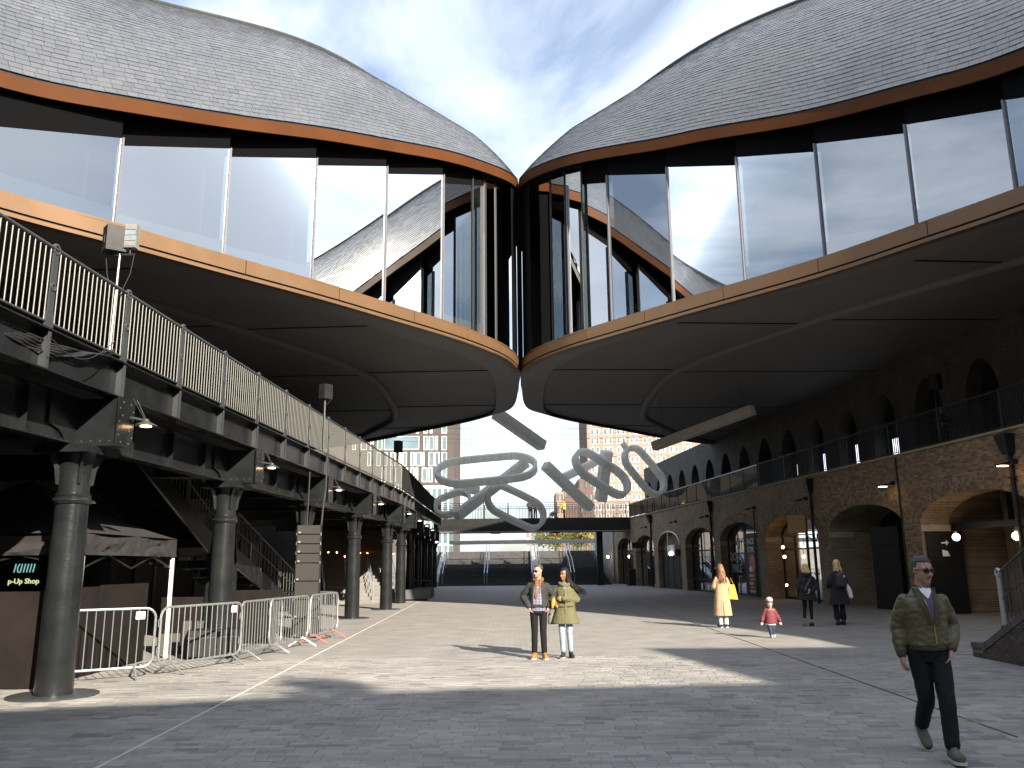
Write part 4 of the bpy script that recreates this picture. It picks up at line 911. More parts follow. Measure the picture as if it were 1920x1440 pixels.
for q,(px,py,l) in enumerate(((1793,1007,'white globe lamp, left of the pair in the widest arch'),(1906,1005,'white globe lamp, right of the pair in the widest arch'))):
    p=aty(px,py,27.6 if q==0 else 24.2); gl=thing('globe_lamp',l,'lamp',p,0,'globe lamps in the arches'); m=MB(); m.sphere((0,0,0),.12,14,10); m.build('globe',M_glow,gl,True); m=MB(); m.cyl((0,0,.15),(.0,.05,.2),.05,8); m.cyl((0,.05,.2),(.35,.1,.25),.02,6); m.build('bracket',M_black,gl)
    pl=bpy.data.lights.new('globe_light','POINT'); pl.energy=5; pl.color=(1,.72,.45); pl.shadow_soft_size=.16; lo=bpy.data.objects.new('globe_light',pl); COL.objects.link(lo); lo.parent=gl; lo.location=(-.3,-.25,0)
# a1: black doors with a green-yellow sign, big black leaf standing forward
c=A['a1']; shopfront(c,'a1',[-.9,.1,1.1],[2.7],yf=-2.2,glass=False)
m=MB(); m.box(c-HW,c+HW,-2.32,-2.25,0,4.2); m.build('black_doors',M_black,eb)
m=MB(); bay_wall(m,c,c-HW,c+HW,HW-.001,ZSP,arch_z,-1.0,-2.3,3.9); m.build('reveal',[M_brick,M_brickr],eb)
dl=et('black_door_leaf','tall black panel standing forward in the arch right of the orange-lit shop','door',c-.9,-.35,0,rz=.5)
m=MB(); m.box(-.55,.55,-.06,.06,.02,3.0); m.build('leaf',M_black,dl); 
for z in (.7,1.5,2.3): m=MB(); m.box(-.52,.52,.06,.07,z,z+.02); m.build('joint',M_steel,dl)
sn_=et('green_sign','yellow-green vertical sign with dark lettering on the black doors','sign',c+.55,-2.19,1.45)
M_lime=mk('lime_plate',(.33,.38,.02),.5,0,.06,4); m=MB(); m.box(-.11,.11,0,.02,-.75,.75); m.build('plate',M_lime,sn_)
for k in range(7): m=MB(); m.box(-.05,.05,.02,.024,-.62+k*.18,-.52+k*.18); m.box(-.05,-.015,.0205,.0245,-.55+k*.18,-.47+k*.18); m.build('letter',M_black,sn_)
# a2: warm shop
c=A['a2']; shopfront(c,'a2',[-1.35,0,1.35],[2.35],yf=-.85)
M_warmwall=mk('warm_plaster',(.4,.2,.1),.8,0,.2,1.5)
m=MB(); m.box(c-HW,c+HW,-5.1,-5,0,5.1); m.build('shop_back_wall',M_warmwall,eb)
pl=bpy.data.lights.new('shop_light','POINT'); pl.energy=170; pl.color=(1,.5,.2); pl.shadow_soft_size=.3; lo=bpy.data.objects.new('shop_light',pl); COL.objects.link(lo); lo.parent=eb; lo.location=(c,-3.0,3.3)
for q,(px,py,l) in enumerate(((1468,1026,'upper spot lamp glowing in the orange-lit shop'),(1471,1044,'lower spot lamp glowing in the orange-lit shop'),(1475,1097,'small low lamp glowing in the orange-lit shop'))):
    p=aty(px,py,40.9); gl=thing('shop_lamp',l,'lamp',p,0,'lamps in the orange-lit shop'); m=MB(); m.sphere((0,0,0),.075 if q<2 else .06,10,8); m.build('globe',M_warm,gl,True); m=MB(); m.cyl((0,0,.06),(0,0,.5),.012,6); m.build('cord',M_black,gl)
M_orange=mk('orange_cloth',(.55,.12,.03),.85,0,.2,8); M_pink=mk('pink_cloth',(.55,.2,.18),.85,0,.2,8)
for k,(dx,h,mt,l) in enumerate(((.75,1.25,M_orange,'long orange garment hanging in the warm shop, left one'),(-.55,1.1,M_orange,'orange garment hanging in the warm shop, right one'),(-1.5,.7,M_pink,'pink cloth low in the warm shop window'))):
    cl=et('hanging_garment',l,'garment',c+dx,-2.2,0,'garments in the warm shop'); m=MB(); 
    m.rings([[((r*math.cos(a)*(1+.15*math.sin(3*a+z*5))),r*.45*math.sin(a),z) for a in [2*PI*i/14 for i in range(14)]] for r,z in ((.27,.95 if k<2 else .2),(.25,1.3 if k<2 else .5),(.22,.95+h*.7 if k<2 else .7),(.08,.95+h*.78 if k<2 else .9))]); m.build('cloth',mt,cl,True); m=MB(); m.tube([(-.2,0,.95+h*.74),(0,0,.95+h*.82),(.2,0,.95+h*.74)],.012,5); m.build('hanger',M_galv,cl)
hs=et('hanging_sign','plain tan square sign with rounded corners on a bracket right of the orange-lit shop','sign',37.1,.0,3.35)
M_tan=mk('tan_board',(.5,.3,.13),.6,0,.06,5); m=MB(); pts=[]
for cx,cz,a0 in ((.32,.32,0),(-.32,.32,PI/2),(-.32,-.32,PI),(.32,-.32,1.5*PI)):
    for k in range(5): an=a0+k/4*PI/2; pts.append((0,.72+cx*.9+.1*math.cos(an),cz*.9+.1*math.sin(an)))
m.prism(pts,(-.04,0,0),(.04,0,0)); m.build('board',M_tan,hs); m=MB(); m.beam((0,0,-.46),(0,1.0,-.46),.05,.05); m.beam((0,0,-.75),(0,.3,-.48),.04,.04); m.build('bracket',M_springer,hs)
# a3: gym shop with window lettering and black portal
c=A['a3']; shopfront(c,'a3',[.1],[])
m=MB(); m.box(c-HW+.12,c+.08,-.40,-.36,.05,3.25); m.build('black_portal',M_black,eb)
sn_=et('shop_sign','white two-line shop name on the black portal','sign',c-.85,-.35,2.5,rz=PI)
o=ob('lettering',textmesh('FACE\nGYM.',.42,M_white,.004,True),sn_); o.rotation_euler=(PI/2,0,0); o.location=(0,-.01,.1)
sn_=et('window_lettering','large pale slogan lettering on the shop window beside the black portal','sign',c+1.35,-.40,1.6,rz=PI)
M_ghost=mk('etched_letters',(.3,.3,.3),.7,0,.1,4)
for k,tx in enumerate(('IT',"DON'T",'FAKE','IT')):
    o=ob('lettering',textmesh(tx,.62,M_ghost,.003,True),sn_); o.rotation_euler=(PI/2,0,0); o.location=(-.05 if k in(1,2) else .35,-.01,1.05-k*.62)
po=et('window_poster','tall colourful poster with an orange face and white bowl in the black portal','poster',c-.85,-.35,1.15,rz=PI)
M_p1=mk('poster_orange',(.62,.2,.07),.5,0,.3,3); M_p2=mk('poster_dark',(.12,.04,.03),.5,0,.3,5); M_p3=mk('poster_cream',(.6,.5,.36),.5,0,.3,6)
m=MB(); m.box(-.45,.45,-.01,.0,-1.05,1.05); m.build('sheet',M_p2,po); m=MB(); m.sphere((.15,-.01,.55),.4,16,10,(.38,.012,.45)); m.build('face_shape',M_p1,po,True); m=MB(); m.sphere((-.12,-.02,.25),.2,14,8,(.24,.012,.16)); m.build('bowl_shape',M_white,po,True)
for k in range(5): m=MB(); m.box(-.4+.1*(k%2),.3-.1*(k%3),-.016,-.011,-.95+k*.2,-.83+k*.2); m.build('print_block',(M_p3,M_p1)[k%2],po)
# a4: big window; bench in front
c=A['a4']; shopfront(c,'a4',[-.9,.9],[2.5,.75])
# a5: white arch outline and sign, dark door, globe
c=A['a5']; m=MB(); m.box(c-HW,c+HW,-.4,-.3,0,2.65); m.build('dark_doors',M_black,eb); m=MB(); m.box(c-HW,c+HW,-.5,-.4,2.6,4.0); m.build('fanlight_panel',M_brick,eb)
for x in (-1.4,0,1.4): m=MB(); m.box(c+x-.02,c+x+.02,-.3,-.28,0,2.6); m.build('door_joint',M_steel,eb)
sn_=et('arch_sign','white arch outline with a blank white panel over the dark doors','sign',c,.03,0)
m=MB(); m.tube([((HW-.1)*math.cos(PI*k/20),.02,ZSP-.0+(RISE+.02)*math.sin(PI*k/20)) for k in range(21)],.05,6); m.cyl((.0,.02,ZSP-.3),(0,.02,ZSP+RISE),.04,6); m.build('outline',M_white,sn_,True); m=MB(); m.box(-1.7,.0,.02,.08,2.25,2.95); m.build('panel',M_white,sn_)
for q,(px,py,Y,l) in enumerate(((1266,1038,58.2,'globe lamp below the white arch sign'),(1146,1044,77,'small globe lamp by the farthest doorway next to the stairs'))):
    p=aty(px,py,Y); p.x-=.3; gl=thing('globe_lamp',l,'lamp',p,0,'globe lamps in the arches'); m=MB(); m.sphere((0,0,0),.13,12,8); m.build('globe',M_glow,gl,True); m=MB(); m.cyl((.15,0,0),(.6,.1,.1),.02,6); m.build('bracket',M_black,gl)
for nm,mu in (('a6',[.0]),('a7',[.0]),('a8',[-.6,.6]),('z0',[-.9,.9]),('z1',[0])): shopfront(A[nm],nm,mu,[2.6])
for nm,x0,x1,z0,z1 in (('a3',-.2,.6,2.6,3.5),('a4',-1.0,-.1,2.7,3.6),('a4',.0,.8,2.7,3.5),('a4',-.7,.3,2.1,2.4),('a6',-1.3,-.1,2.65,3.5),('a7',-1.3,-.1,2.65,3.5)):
    m=MB(); c=A[nm]; m.box(c+x0,c+x1,-.95,-.9,z0,z1); w=m.build('fanlight_glow_panel',M_dayglow,eb); m=MB(); m.box(c+(x0+x1)/2-.03,c+(x0+x1)/2+.03,-.9,-.87,z0,z1); m.build('glazing_bar',M_black,w)  # glow panels behind the shop glass, in place of daylight from the far side
# projecting box sign, bins, stool in front of shops
bs=et('projecting_sign','small dark projecting sign between the far arches','sign',66.2,.0,3.1); m=MB(); m.box(-.03,.03,.1,1.0,-.2,.2); m.build('board',M_black,bs); m=MB(); m.beam((0,0,.22),(0,1.0,.22),.03,.03); m.build('bracket',M_black,bs)
p=onz(1186,1098); bn=thing('litter_bin','square black litter bin between the far arches','bin',p,TH); m=MB(); m.box(-.4,.4,-.35,.35,0,1.25); m.build('body',M_black,bn); m=MB(); m.box(-.42,.42,-.37,.37,1.25,1.32); m.build('lid',M_steel,bn)
p=onz(1334,1111); sb=thing('wooden_stool','small wooden bench standing under the shop window beside the coat woman','bench',p,TH); M_wood=mk('wood',(.3,.17,.08),.6,0,.2,6)
m=MB(); m.box(-.8,.8,-.2,.2,.5,.56); m.build('seat',M_wood,sb)
for sx in (-.6,.6):
    for sy in (-.14,.14): m=MB(); m.cyl((sx,sy,.5),(sx*1.15,sy*1.2,0),.025,6); m.build('leg',M_wood,sb)
# poles with loudspeaker on the balcony
p=aty(1757,770,29.5); bp=thing('balcony_speaker','dark loudspeaker on a pole at the near balcony railing','loudspeaker',p); m=MB(); m.cyl((0,0,-1.2),(0,0,.75),.035,8); m.build('pole',M_black,bp); cabinet(bp,(0.05,0,1.05),.35,.32,.55,.6,M_black)
# brick stair parapet, right foreground
sp_=thing('stair_parapet','dark brick stair parapet with sloping brick-on-edge coping at the right edge','parapet',(8.5,16.25,0))
M_cap=randmat('coping_brick',[((.07,.068,.075),.5),((.055,.055,.06),.3),((.09,.085,.085),.2)],.7,.3,40)
M_brd=randmat('blue_brick',[((.05,.042,.042),.4),((.065,.052,.048),.3),((.04,.036,.038),.3)],.75,.4,40)
M_mort2=mk('parapet_mortar',(.2,.155,.085),.9,0,.25,5)
# profile along -Y (u from 0 at low end): top z
def ptop(u): return .24 if u<.36 else .24+(u-.36)*.46
LU=7.5
m=MB(); m.add([(0.008,0,0),(.008,-.36,0),(.008,-LU,0),(.008,-LU,ptop(LU)-.13),(.008,-.36,ptop(.36)-.06),(.008,0,.17)],[(0,1,2,3,4,5)]); m.add([(.008,0,0),(.45,0,0),(.45,0,.17),(.008,0,.17)],[(0,1,2,3)]); m.add([(.45,0,0),(.45,-LU,0),(.45,-LU,ptop(LU)-.1),(.45,0,.17)],[(0,1,2,3)]); m.build('core',M_mort2,sp_)
bl2,bh2=.225,.068
r=0; z=.012
while z<2.9:
    u=-(r%2)*bl2/2
    while u<4.6:
        u0,u1=max(u,0.0),u+bl2-.012; lim=lambda q:ptop(q)-.14
        if u1-u0>.04 and z<lim(u1):
            zt0=min(z+bh2,lim(u0)) ; zt1=min(z+bh2,lim(u1))
            if z+bh2<=lim(u0)+.001 or zt1>z+.015:
                zt0=max(zt0,z+.004)
                mm=MB(); mm.hexa([(0,-u1,z),(.012,-u1,z),(.012,-u0,z),(0,-u0,z),(0,-u1,zt1),(.012,-u1,zt1),(.012,-u0,zt0),(0,-u0,zt0)]); mm.build('brick',M_brd,sp_)
        u+=bl2
    z+=bh2+.012; r+=1
for zz_ in (.012,.092):
    for xx in (0,.225):
        mm=MB(); mm.box(xx+.002,xx+.212,-.01,.012,zz_,zz_+.068); mm.build('brick',M_brd,sp_)
mm=MB(); mm.hexa([(-.02,-.36,.172),(.47,-.36,.172),(.47,.02,.172),(-.02,.02,.172),(-.01,-.36,.26),(.46,-.36,.26),(.46,.01,.26),(-.01,.01,.26)]); mm.build('end_block',M_cap,sp_)
u=.37
while u<5.5:
    z0=ptop(u)-.12; z1=ptop(u+.066)-.12
    mm=MB(); mm.hexa([(-.02,-u-.066,z1),(.47,-u-.066,z1),(.47,-u,z0),(-.02,-u,z0),(-.02,-u-.066,z1+.13),(.47,-u-.066,z1+.13),(.47,-u,z0+.13),(-.02,-u,z0+.13)]); mm.build('coping_brick',M_cap,sp_); u+=.076
for k in range(12): mm=MB(); mm.box(.46,3.2,-.5-.3*(k+1),-.5-.3*k+.02,0,.14*(k+1)); mm.build('step',M_stone,sp_)
M_newel=mk('grey_newel',(.33,.34,.36),.4,.3,.1,6)
pr=thing('stair_railing','grey steel stair railing with a ring-topped newel at the right edge','railing',(8.7,15.45,0))
mm=MB(); mm.obox((0,0,.98),(.012,0,0),(0,.055,0),(0,0,.54)); mm.tube([(0,.062*math.cos(k*PI/6),1.52+.062*math.sin(k*PI/6)) for k in range(12)],.03,6,closed=True); mm.build('newel',M_newel,pr); mm=MB(); mm.hexa([(-.05,-.14,.42),(.05,-.14,.42),(.05,.12,.36),(-.05,.12,.36),(-.03,-.06,.62),(.03,-.06,.62),(.03,.06,.6),(-.03,.06,.6)]); mm.build('newel_shoe',M_steel,pr)
sl=.46
mm=MB(); mm.tube([(0,0,1.53),(0,-.05,1.53),(0,-6,1.53+6*sl)],.024,8); mm.build('handrail',M_steel2,pr,True); mm=MB(); mm.tube([(0,0,1.05),(0,-6,1.05+6*sl)],.014,6); mm.build('middle_rail',M_steel2,pr,True)
for k in range(1,42):
    y=-k*.125; mm=MB(); mm.cyl((0,y,.55-y*sl+.06),(0,y,1.5-y*sl),.013,6); mm.build('bar',M_steel2,pr)
# ================================================================== FAR END: STAIRS, FOOTBRIDGE, TOWN BEYOND
us=MB(); us.box(-60,80,82.2,95,-.1,3.0); us.box(-300,400,95,900,-.1,3.0); struct(us.build('upper_street',M_pavefar))
stt=thing('yard_stairs','wide dark stone stairs at the far end of the yard, below the footbridge','stairs',(0,0,0))
M_tread=mk('stair_stone',(.045,.045,.048),.6,0,.3,2.5,.2,20)
X0,X1=-6.5,8.3; n=18; rise=3.0/n
for k in range(n):
    y0=73.4+k*.42+(1.2 if k>=9 else 0); yl=y0+.42+(1.2 if k==8 else 0)
    m=MB(); m.box(X0,X1-(k*.06),y0,82.2,rise*k+.001*(k>0),rise*(k+1)-.0); m.build('step',M_tread,stt)
M_stairwall=mk('stair_flank_stone',(.3,.3,.3),.7,0,.12,2)
for x,w in ((X0-.15,.3),(1.9,.5)):
    m=MB(); m.hexa([(x-w/2,73.3,0),(x+w/2,73.3,0),(x+w/2,82.3,0),(x-w/2,82.3,0),(x-w/2,73.3,.35),(x+w/2,73.3,.35),(x+w/2,82.3,3.5),(x-w/2,82.3,3.5)]); m.build('flank_wall',M_stairwall,stt)
M_rail2=mk('steel_handrail',(.42,.47,.55),.3,.7,.05,6)
def hrail(x):
    pts=[(x,73.6,.2),(x,73.6,1.05),(x,77.2,2.45),(x,78.3,2.45),(x,82.2,4.0),(x,83.0,4.0)]
    m=MB(); m.tube(pts,.035,6); m.build('handrail',M_rail2,stt,True)
    for y,z in ((75.2,.7),(76.8,1.4),(78.2,1.6),(80,2.2),(81.8,2.8)): m=MB(); m.cyl((x,y,z-.1),(x,y,z+.95),.025,6); m.build('rail_post',M_rail2,stt)
for x in (X0+.05,X0+.35,-2.55,-2.3,1.55,2.3,4.9,5.2,7.6): hrail(x)
wf=thing('flank_wall','pale brick flank wall right of the far stairs','wall',(0,0,0)); M_brickpale=bricktex('pale_brick',(.3,.28,.25),(.25,.235,.21),(.28,.26,.23),.225,.075,.008,'yz',.85,.3)
m=MB(); m.hexa([(8.9,76.5,0),(9.3,76.5,0),(8.3,83,0),(7.9,83,0),(8.9,76.5,5.2),(9.3,76.5,5.2),(8.3,83,5.2),(7.9,83,5.2)]); m.build('wall',M_brickpale,wf)
# footbridge
fb=thing('footbridge','black steel footbridge crossing the far end of the yard','bridge',(0,0,0))
for y,nm in ((70.2,'girder'),(72.6,'girder')): m=MB(); m.box(-6.6,9.7,y,y+.12,4.45,5.5); m.build(nm,M_black,fb)
m=MB(); m.box(-6.6,9.7,70.32,72.6,5.2,5.42); m.build('deck',M_stone,fb); m=MB(); m.box(-6.6,9.7,70.1,72.8,4.38,4.45); m.build('soffit',M_soffit2,fb)
bm_=MB(); bm_.box(-.012,.012,-.012,.012,5.5,6.5); bme=bm_.mesh('bar',M_black); bm_=MB(); bm_.box(-.035,.035,-.03,.03,5.45,6.78); pme=bm_.mesh('post',M_black)
for y in (70.25,72.65):
    for z in (6.42,6.74): m=MB(); m.box(-6.6,9.7,y-.03,y+.03,z,z+.045); m.build('rail',M_black,fb)
    for k in range(126): o=ob('bar',bme,fb); o.location=(-6.5+k*.13,y,0)
    for k in range(9): o=ob('post',pme,fb); o.location=(-6.5+k*2.02,y,0)
for x in (7.2,): m=MB(); m.box(x-.25,x+.25,71.2,71.7,0,4.4); m.build('support_post',M_black,fb)
for x in (-1.5,3.5): m=MB(); m.box(x-.4,x+.4,71.0,71.3,4.28,4.375); m.build('light_fitting',M_black,fb)
# background buildings
M_bk1=mk('brown_brick_far',(.066,.054,.048),.85,0,.12,.4); M_bk2=mk('red_brick_far',(.27,.18,.15),.85,0,.12,.4); M_bk3=mk('dark_red_brick_far',(.11,.07,.06),.85,0,.12,.4); M_bk4=mk('buff_brick_far',(.26,.19,.14),.85,0,.1,.4)
M_wframe=mk('white_window_frame',(.75,.75,.75),.5,0,.03,2); M_wglass=mk('far_window_glass',(.10,.15,.17),.08,0,.35,.25,spec=1.0)
def facade_windows(root,org,ax,nv,wins,frame=M_wframe,glass=M_wglass,fw=.12):
    for (u0,u1,z0,z1) in wins:
        m=MB(); c=org+ax*((u0+u1)/2)+up*((z0+z1)/2)
        for (a,b,c0,d) in ((u0,u0+fw,z0,z1),(u1-fw,u1,z0,z1),(u0+fw,u1-fw,z0,z0+fw),(u0+fw,u1-fw,z1-fw,z1)):
            m.obox(org+ax*((a+b)/2)+up*((c0+d)/2)+nv*.04,ax*((b-a)/2),nv*.08,up*((d-c0)/2))
        w=m.build('window',frame,root); m=MB(); m.obox(c-nv*.02,ax*((u1-u0)/2-fw),nv*.03,up*((z1-z0)/2-fw)); m.build('pane',glass,w)
# left office block, facing the yard
Yb=150.
bl_=thing('brick_office_block','brown brick office block with tall white-framed windows, far left beyond the footbridge','building',(0,0,0))
R0=aty(850,900,Yb); xr=R0.x; 
m=MB(); m.box(xr-34,xr,Yb,Yb+20,3.0,46); m.build('wall',M_bk1,bl_)
u=Yb/1570.
def wpx(x0,x1,y0,y1): 
    a=aty(x0,y1,Yb); b=aty(x1,y0,Yb); return (a.x-xr,b.x-xr,a.z,b.z)
ws_=[]
for (y0,y1,xs) in ((790,813,[(690,697),(709,717),(722,738),(742,757),(763,771),(780,786),(794,802),(806,811),(828,838)]),(818,844,[(660,668),(676,688),(694,701),(707,717),(720,786),(794,802),(804,814),(816,821),(828,838)]),(848,874,[(688,696),(706,714),(718,727),(732,742),(748,753),(755,763),(770,777),(779,790),(791,796),(803,814),(815,824),(828,838)]),(877,904,[(715,725),(731,738),(741,746),(752,765),(769,777),(779,784),(791,801),(803,811),(816,822),(828,838)]),(907,934,[(740,748),(752,758),(762,770),(772,777),(780,787),(778,787)][:5])):
    for x0,x1 in xs: ws_.append(wpx(x0,x1,y0,y1))
facade_windows(bl_,Vector((xr,Yb,0)),Vector((1,0,0)),Vector((0,-1,0)),ws_)
m=MB(); a=aty(795,912,Yb); m.box(a.x,xr-.01,Yb-1.2,Yb,3,a.z); gp=m.build('glazed_entrance',M_wframe,bl_)
for k in range(5):
    m=MB(); x=a.x+.6+k*1.0; m.box(x,x+.7,Yb-1.26,Yb-1.21,5.5,a.z-.5); m.box(x,x+.7,Yb-1.26,Yb-1.21,3.2,5.1); m.build('pane',M_wglass,gp)
# right towers
Yc=270.
br_=thing('red_brick_tower','tall pinkish brick apartment block with paired windows, far right beyond the footbridge','building',(0,0,0))
cx_=aty(1103,900,Yc).x; m=MB(); m.box(cx_,cx_+60,Yc,Yc+25,3,75); m.build('wall',M_bk2,br_); lx=aty(1086,900,Yc+25)
m=MB(); m.hexa([(cx_-.05,Yc+.1,3),(cx_,Yc+.1,3),(cx_,Yc+25,3),(cx_-.6,Yc+25,3),(cx_-.05,Yc+.1,75),(cx_,Yc+.1,75),(cx_,Yc+25,75),(cx_-.6,Yc+25,75)]); m.build('side_wall',M_bk3,br_)  # side face darker than the front: its shade is put into the colour
ws_=[]; u=Yc/1570*1.03
for r in range(14):
    z0=6.2+r*3.05
    for k in range(8):
        x=1.1+k*4.25
        for dx in (0,1.7): ws_.append((x+dx,x+dx+1.15,z0,z0+2.05))
facade_windows(br_,Vector((cx_,Yc,0)),Vector((1,0,0)),Vector((0,-1,0)),ws_,fw=.14)
for r in range(7):
    m=MB(); m.box(cx_-.1,cx_+40,Yc-.25,Yc-.02,5.2+r*6.1,5.5+r*6.1); m.build('string_course',M_bk4,br_)
def smallblock(x0,x1,ytop,Y,mat,label,rows,cols,name='brick_block'):
    a=aty(x0,ytop,Y); b=aty(x1,ytop,Y); r=thing(name,label,'building',(0,0,0)); m=MB(); m.box(a.x,b.x,Y,Y+15,3,a.z); m.build('wall',mat,r)
    ww=(b.x-a.x)/cols; h=(a.z-4.)/rows
    facade_windows(r,Vector((a.x,Y,0)),Vector((1,0,0)),Vector((0,-1,0)),[(ww*(i+.25),ww*(i+.75),4+h*j+.3*h,4+h*j+.8*h) for i in range(cols) for j in range(rows)],frame=M_bk3,fw=.08)
smallblock(1085,1112,898,230,M_bk3,'dark brick block at the foot of the pinkish tower',6,3)
smallblock(1056,1087,915,220,M_bk3,'dark stepped brick block left of the tower, behind the footbridge',5,4)
smallblock(1043,1057,922,215,M_bk4,'small buff brick block farthest left of the towers',5,2)
# autumn trees beyond the stairs
M_bark=mk('bark',(.09,.07,.05),.9,0,.2,8)
def leafmat(n,c): 
    return randmat(n,[(tuple(k*f for k in c),w) for f,w in ((1,.3),(.75,.25),(1.25,.2),(.55,.15),(1.5,.1))],.6,0,nvar=.1)
M_lf1=leafmat('leaves_green',(.09,.1,.025)); M_lf2=leafmat('leaves_yellow',(.16,.135,.03))
def tree(name,label,loc,H,rad,mat,nl=1600,leaf=.16,seed=1,group='autumn trees beyond the stairs'):
    rnd=random.Random(seed); t=thing(name,label,'tree',loc,0,group)
    m=MB(); pts=[Vector((.05*rnd.uniform(-1,1)*k,.05*rnd.uniform(-1,1)*k,H*.55*k/5)) for k in range(6)]; m.tube(pts,[.16*H/6*(1-k*.13) for k in range(6)],8)
    tips=[]
    for k in range(11):
        z=H*(.3+.45*rnd.random()); an=rnd.uniform(0,2*PI); el=rnd.uniform(.3,1.1); l=rad*rnd.uniform(.6,1.05); p=Vector((0,0,z*.75)); q=p+Vector((math.cos(an)*math.cos(el),math.sin(an)*math.cos(el),math.sin(el)))*l
        m.tube([p,p.lerp(q,.5)+Vector((0,0,.1)),q],[.05*H/6,.035*H/6,.012*H/6],5); tips.append(q)
    m.build('trunk',M_bark,t,True); m=MB()
    cl=tips+[Vector((rnd.uniform(-1,1)*rad*.5,rnd.uniform(-1,1)*rad*.5,H*rnd.uniform(.5,.95))) for _ in range(10)]
    for _ in range(nl):
        c=rnd.choice(cl); v=Vector((rnd.gauss(0,1),rnd.gauss(0,1),rnd.gauss(0,.8)))*rad*.22; p=c+v
        a=Vector((rnd.uniform(-1,1),rnd.uniform(-1,1),rnd.uniform(-1,1))).normalized(); b=a.orthogonal().normalized(); s=leaf*rnd.uniform(.6,1.3)
        m.add([p-a*s,p-b*s*.45,p+a*s,p+b*s*.45],[(0,1,2,3)])
    m.build('crown',mat,t); return t
for k,(px,Y,H,rad,mt,l) in enumerate(((1030,120,2.9,2.6,M_lf1,'dull green bushy tree beyond the stairs, leftmost of the three'),(1062,112,3.2,2.6,M_lf2,'yellow autumn tree beyond the stairs, in the middle of three'),(1082,106,2.8,2.0,M_lf1,'green-yellow tree right behind the bridge support'))):
    p=aty(px,1034,Y); tree('autumn_tree',l,(p.x,Y,3.0),H,rad,mt,2200,.17,k+3)
p=aty(1140,1034,98); tree('autumn_tree','yellow tree peeking out right of the bridge support, above the flank wall',(p.x-3.,98,3),3.2,1.8,M_lf2,1600,.17,9)
cn=thing('red_mast','slender red and white lattice mast beyond the far stairs','mast',(aty(990,1034,110).x,110,3)); m=MB()
for k in range(6):
    m=MB(); z=k*.55; m.box(-.18,.18,-.18,.18,z,z+.5); m.build('mast_section',M_red if k%2==0 else M_white,cn)
# hanging sculpture: pale segmented hoops and beams
M_scl=mk('sculpture_panels',(.86,.85,.81),.75,0,.06,1.2,.15,14)
_t=M_scl.node_tree; _b=_t.nodes['Principled BSDF']; _tr=_t.nodes.new('ShaderNodeBsdfTranslucent'); _tr.inputs[0].default_value=(.85,.83,.76,1); _mx=_t.nodes.new('ShaderNodeMixShader'); _mx.inputs[0].default_value=.6
_t.links.new(_b.outputs[0],_mx.inputs[1]); _t.links.new(_tr.outputs[0],_mx.inputs[2]); _t.links.new(_mx.outputs[0],_t.nodes['Material Output'].inputs[0])
M_seam=mk('sculpture_seam',(.3,.29,.27),.8,0,.1,3)
M_wire=mk('wire',(.03,.03,.03),.5,0,0)
def hang(root,pts):
    for p in pts:
        l=Vector(root.location)+Vector(p); m=MB(); m.cyl(p,Vector((p[0],p[1],(9.88 if root.location.y<48 else 10.9)-root.location.z)),.007,4); m.build('hanging_wire',M_wire,root)
def sbeam(label,a,b,Ya,Yb_,w=.5,name='hanging_beam'):
    A_=aty(*a,Ya); B_=aty(*b,Yb_); c=(A_+B_)/2; r=thing(name,label,'sculpture',c,0,'hanging sculpture pieces'); d=B_-A_; L_=d.length; n=max(3,round(L_/.75)); d/=L_; sd_=d.cross(up); sd_=sd_.normalized() if sd_.length>.1 else Vector((1,0,0)); u_=sd_.cross(d)
    for k in range(n): 
        p=A_-c+d*(L_*(k+.5)/n); m=MB(); m.obox(p,d*(L_/n/2-.006),sd_*w/2,u_*w/2); m.build('segment',M_scl,r)
    hang(r,[tuple(d*L_*.4),tuple(-d*L_*.4)]); return r
def sloop(label,c,Y,ex,ey,rx,ry,str_,w=.5,h=.4,name='hanging_hoop',tiltdir=(0,1,.0)):
    # ex,ey: in-space axes (3d unit-ish), stadium of half length str_ + radius ry
    c=aty(*c,Y); r=thing(name,label,'sculpture',c,0,'hanging sculpture pieces'); ex=Vector(ex).normalized(); ey=Vector(ey); ey=(ey-ex*ey.dot(ex)).normalized(); nz_=ex.cross(ey)
    N_=28; path=[]
    for k in range(N_):
        t=2*PI*k/N_; cx2=math.copysign(str_,math.cos(t)) if abs(math.cos(t))>.05 else 0; path.append((cx2+rx*math.cos(t),ry*math.sin(t)))
    # arc-length even
    P=[Vector((x,y,0)) for x,y in path]; P.append(P[0]); Q=resample(P,33)[:-1]; n=len(Q)
    def fr(i): 
        t=(Q[(i+1)%n]-Q[i-1]).normalized(); return t,Vector((t.y,-t.x,0))
    for i in range(n):
        q=[]
        for jx in (i,(i+1)%n):
            t,nn=fr(jx); p=Q[jx]
            sh=t*(.006 if jx==i else -.006)
            for a,b in ((-1,-1),(1,-1),(1,1),(-1,1)):
                v=p+sh+nn*(a*h/2); q.append(ex*v.x+ey*v.y+nz_*(b*w/2))
        m=MB(); m.add(q,[(0,1,2,3),(7,6,5,4),(0,4,5,1),(1,5,6,2),(2,6,7,3),(3,7,4,0)]); m.build('segment',M_scl,r)
    top=max(Q,key=lambda v:(ex*v.x+ey*v.y).z); tp=ex*top.x+ey*top.y; hang(r,[tuple(tp),tuple(-ex*str_*.5+ey*ry*.9 if (ey*ry).z>0 else ex*.1)]); return r
sbeam('short pale beam tilted down to the right, directly below the roof kiss',(930,775),(1017,836),47.5,50,.58)
sloop('largest pale hoop lying nearly flat, upper left of the hanging group',(912,880),58.1,(1,0.1,.10),(.12,.8,.5),1.742,1.871,1.742,0.516,0.219)
sbeam('long pale diagonal beam crossing below the flat hoop',(985,868),(856,968),60.0,56.1,0.64)
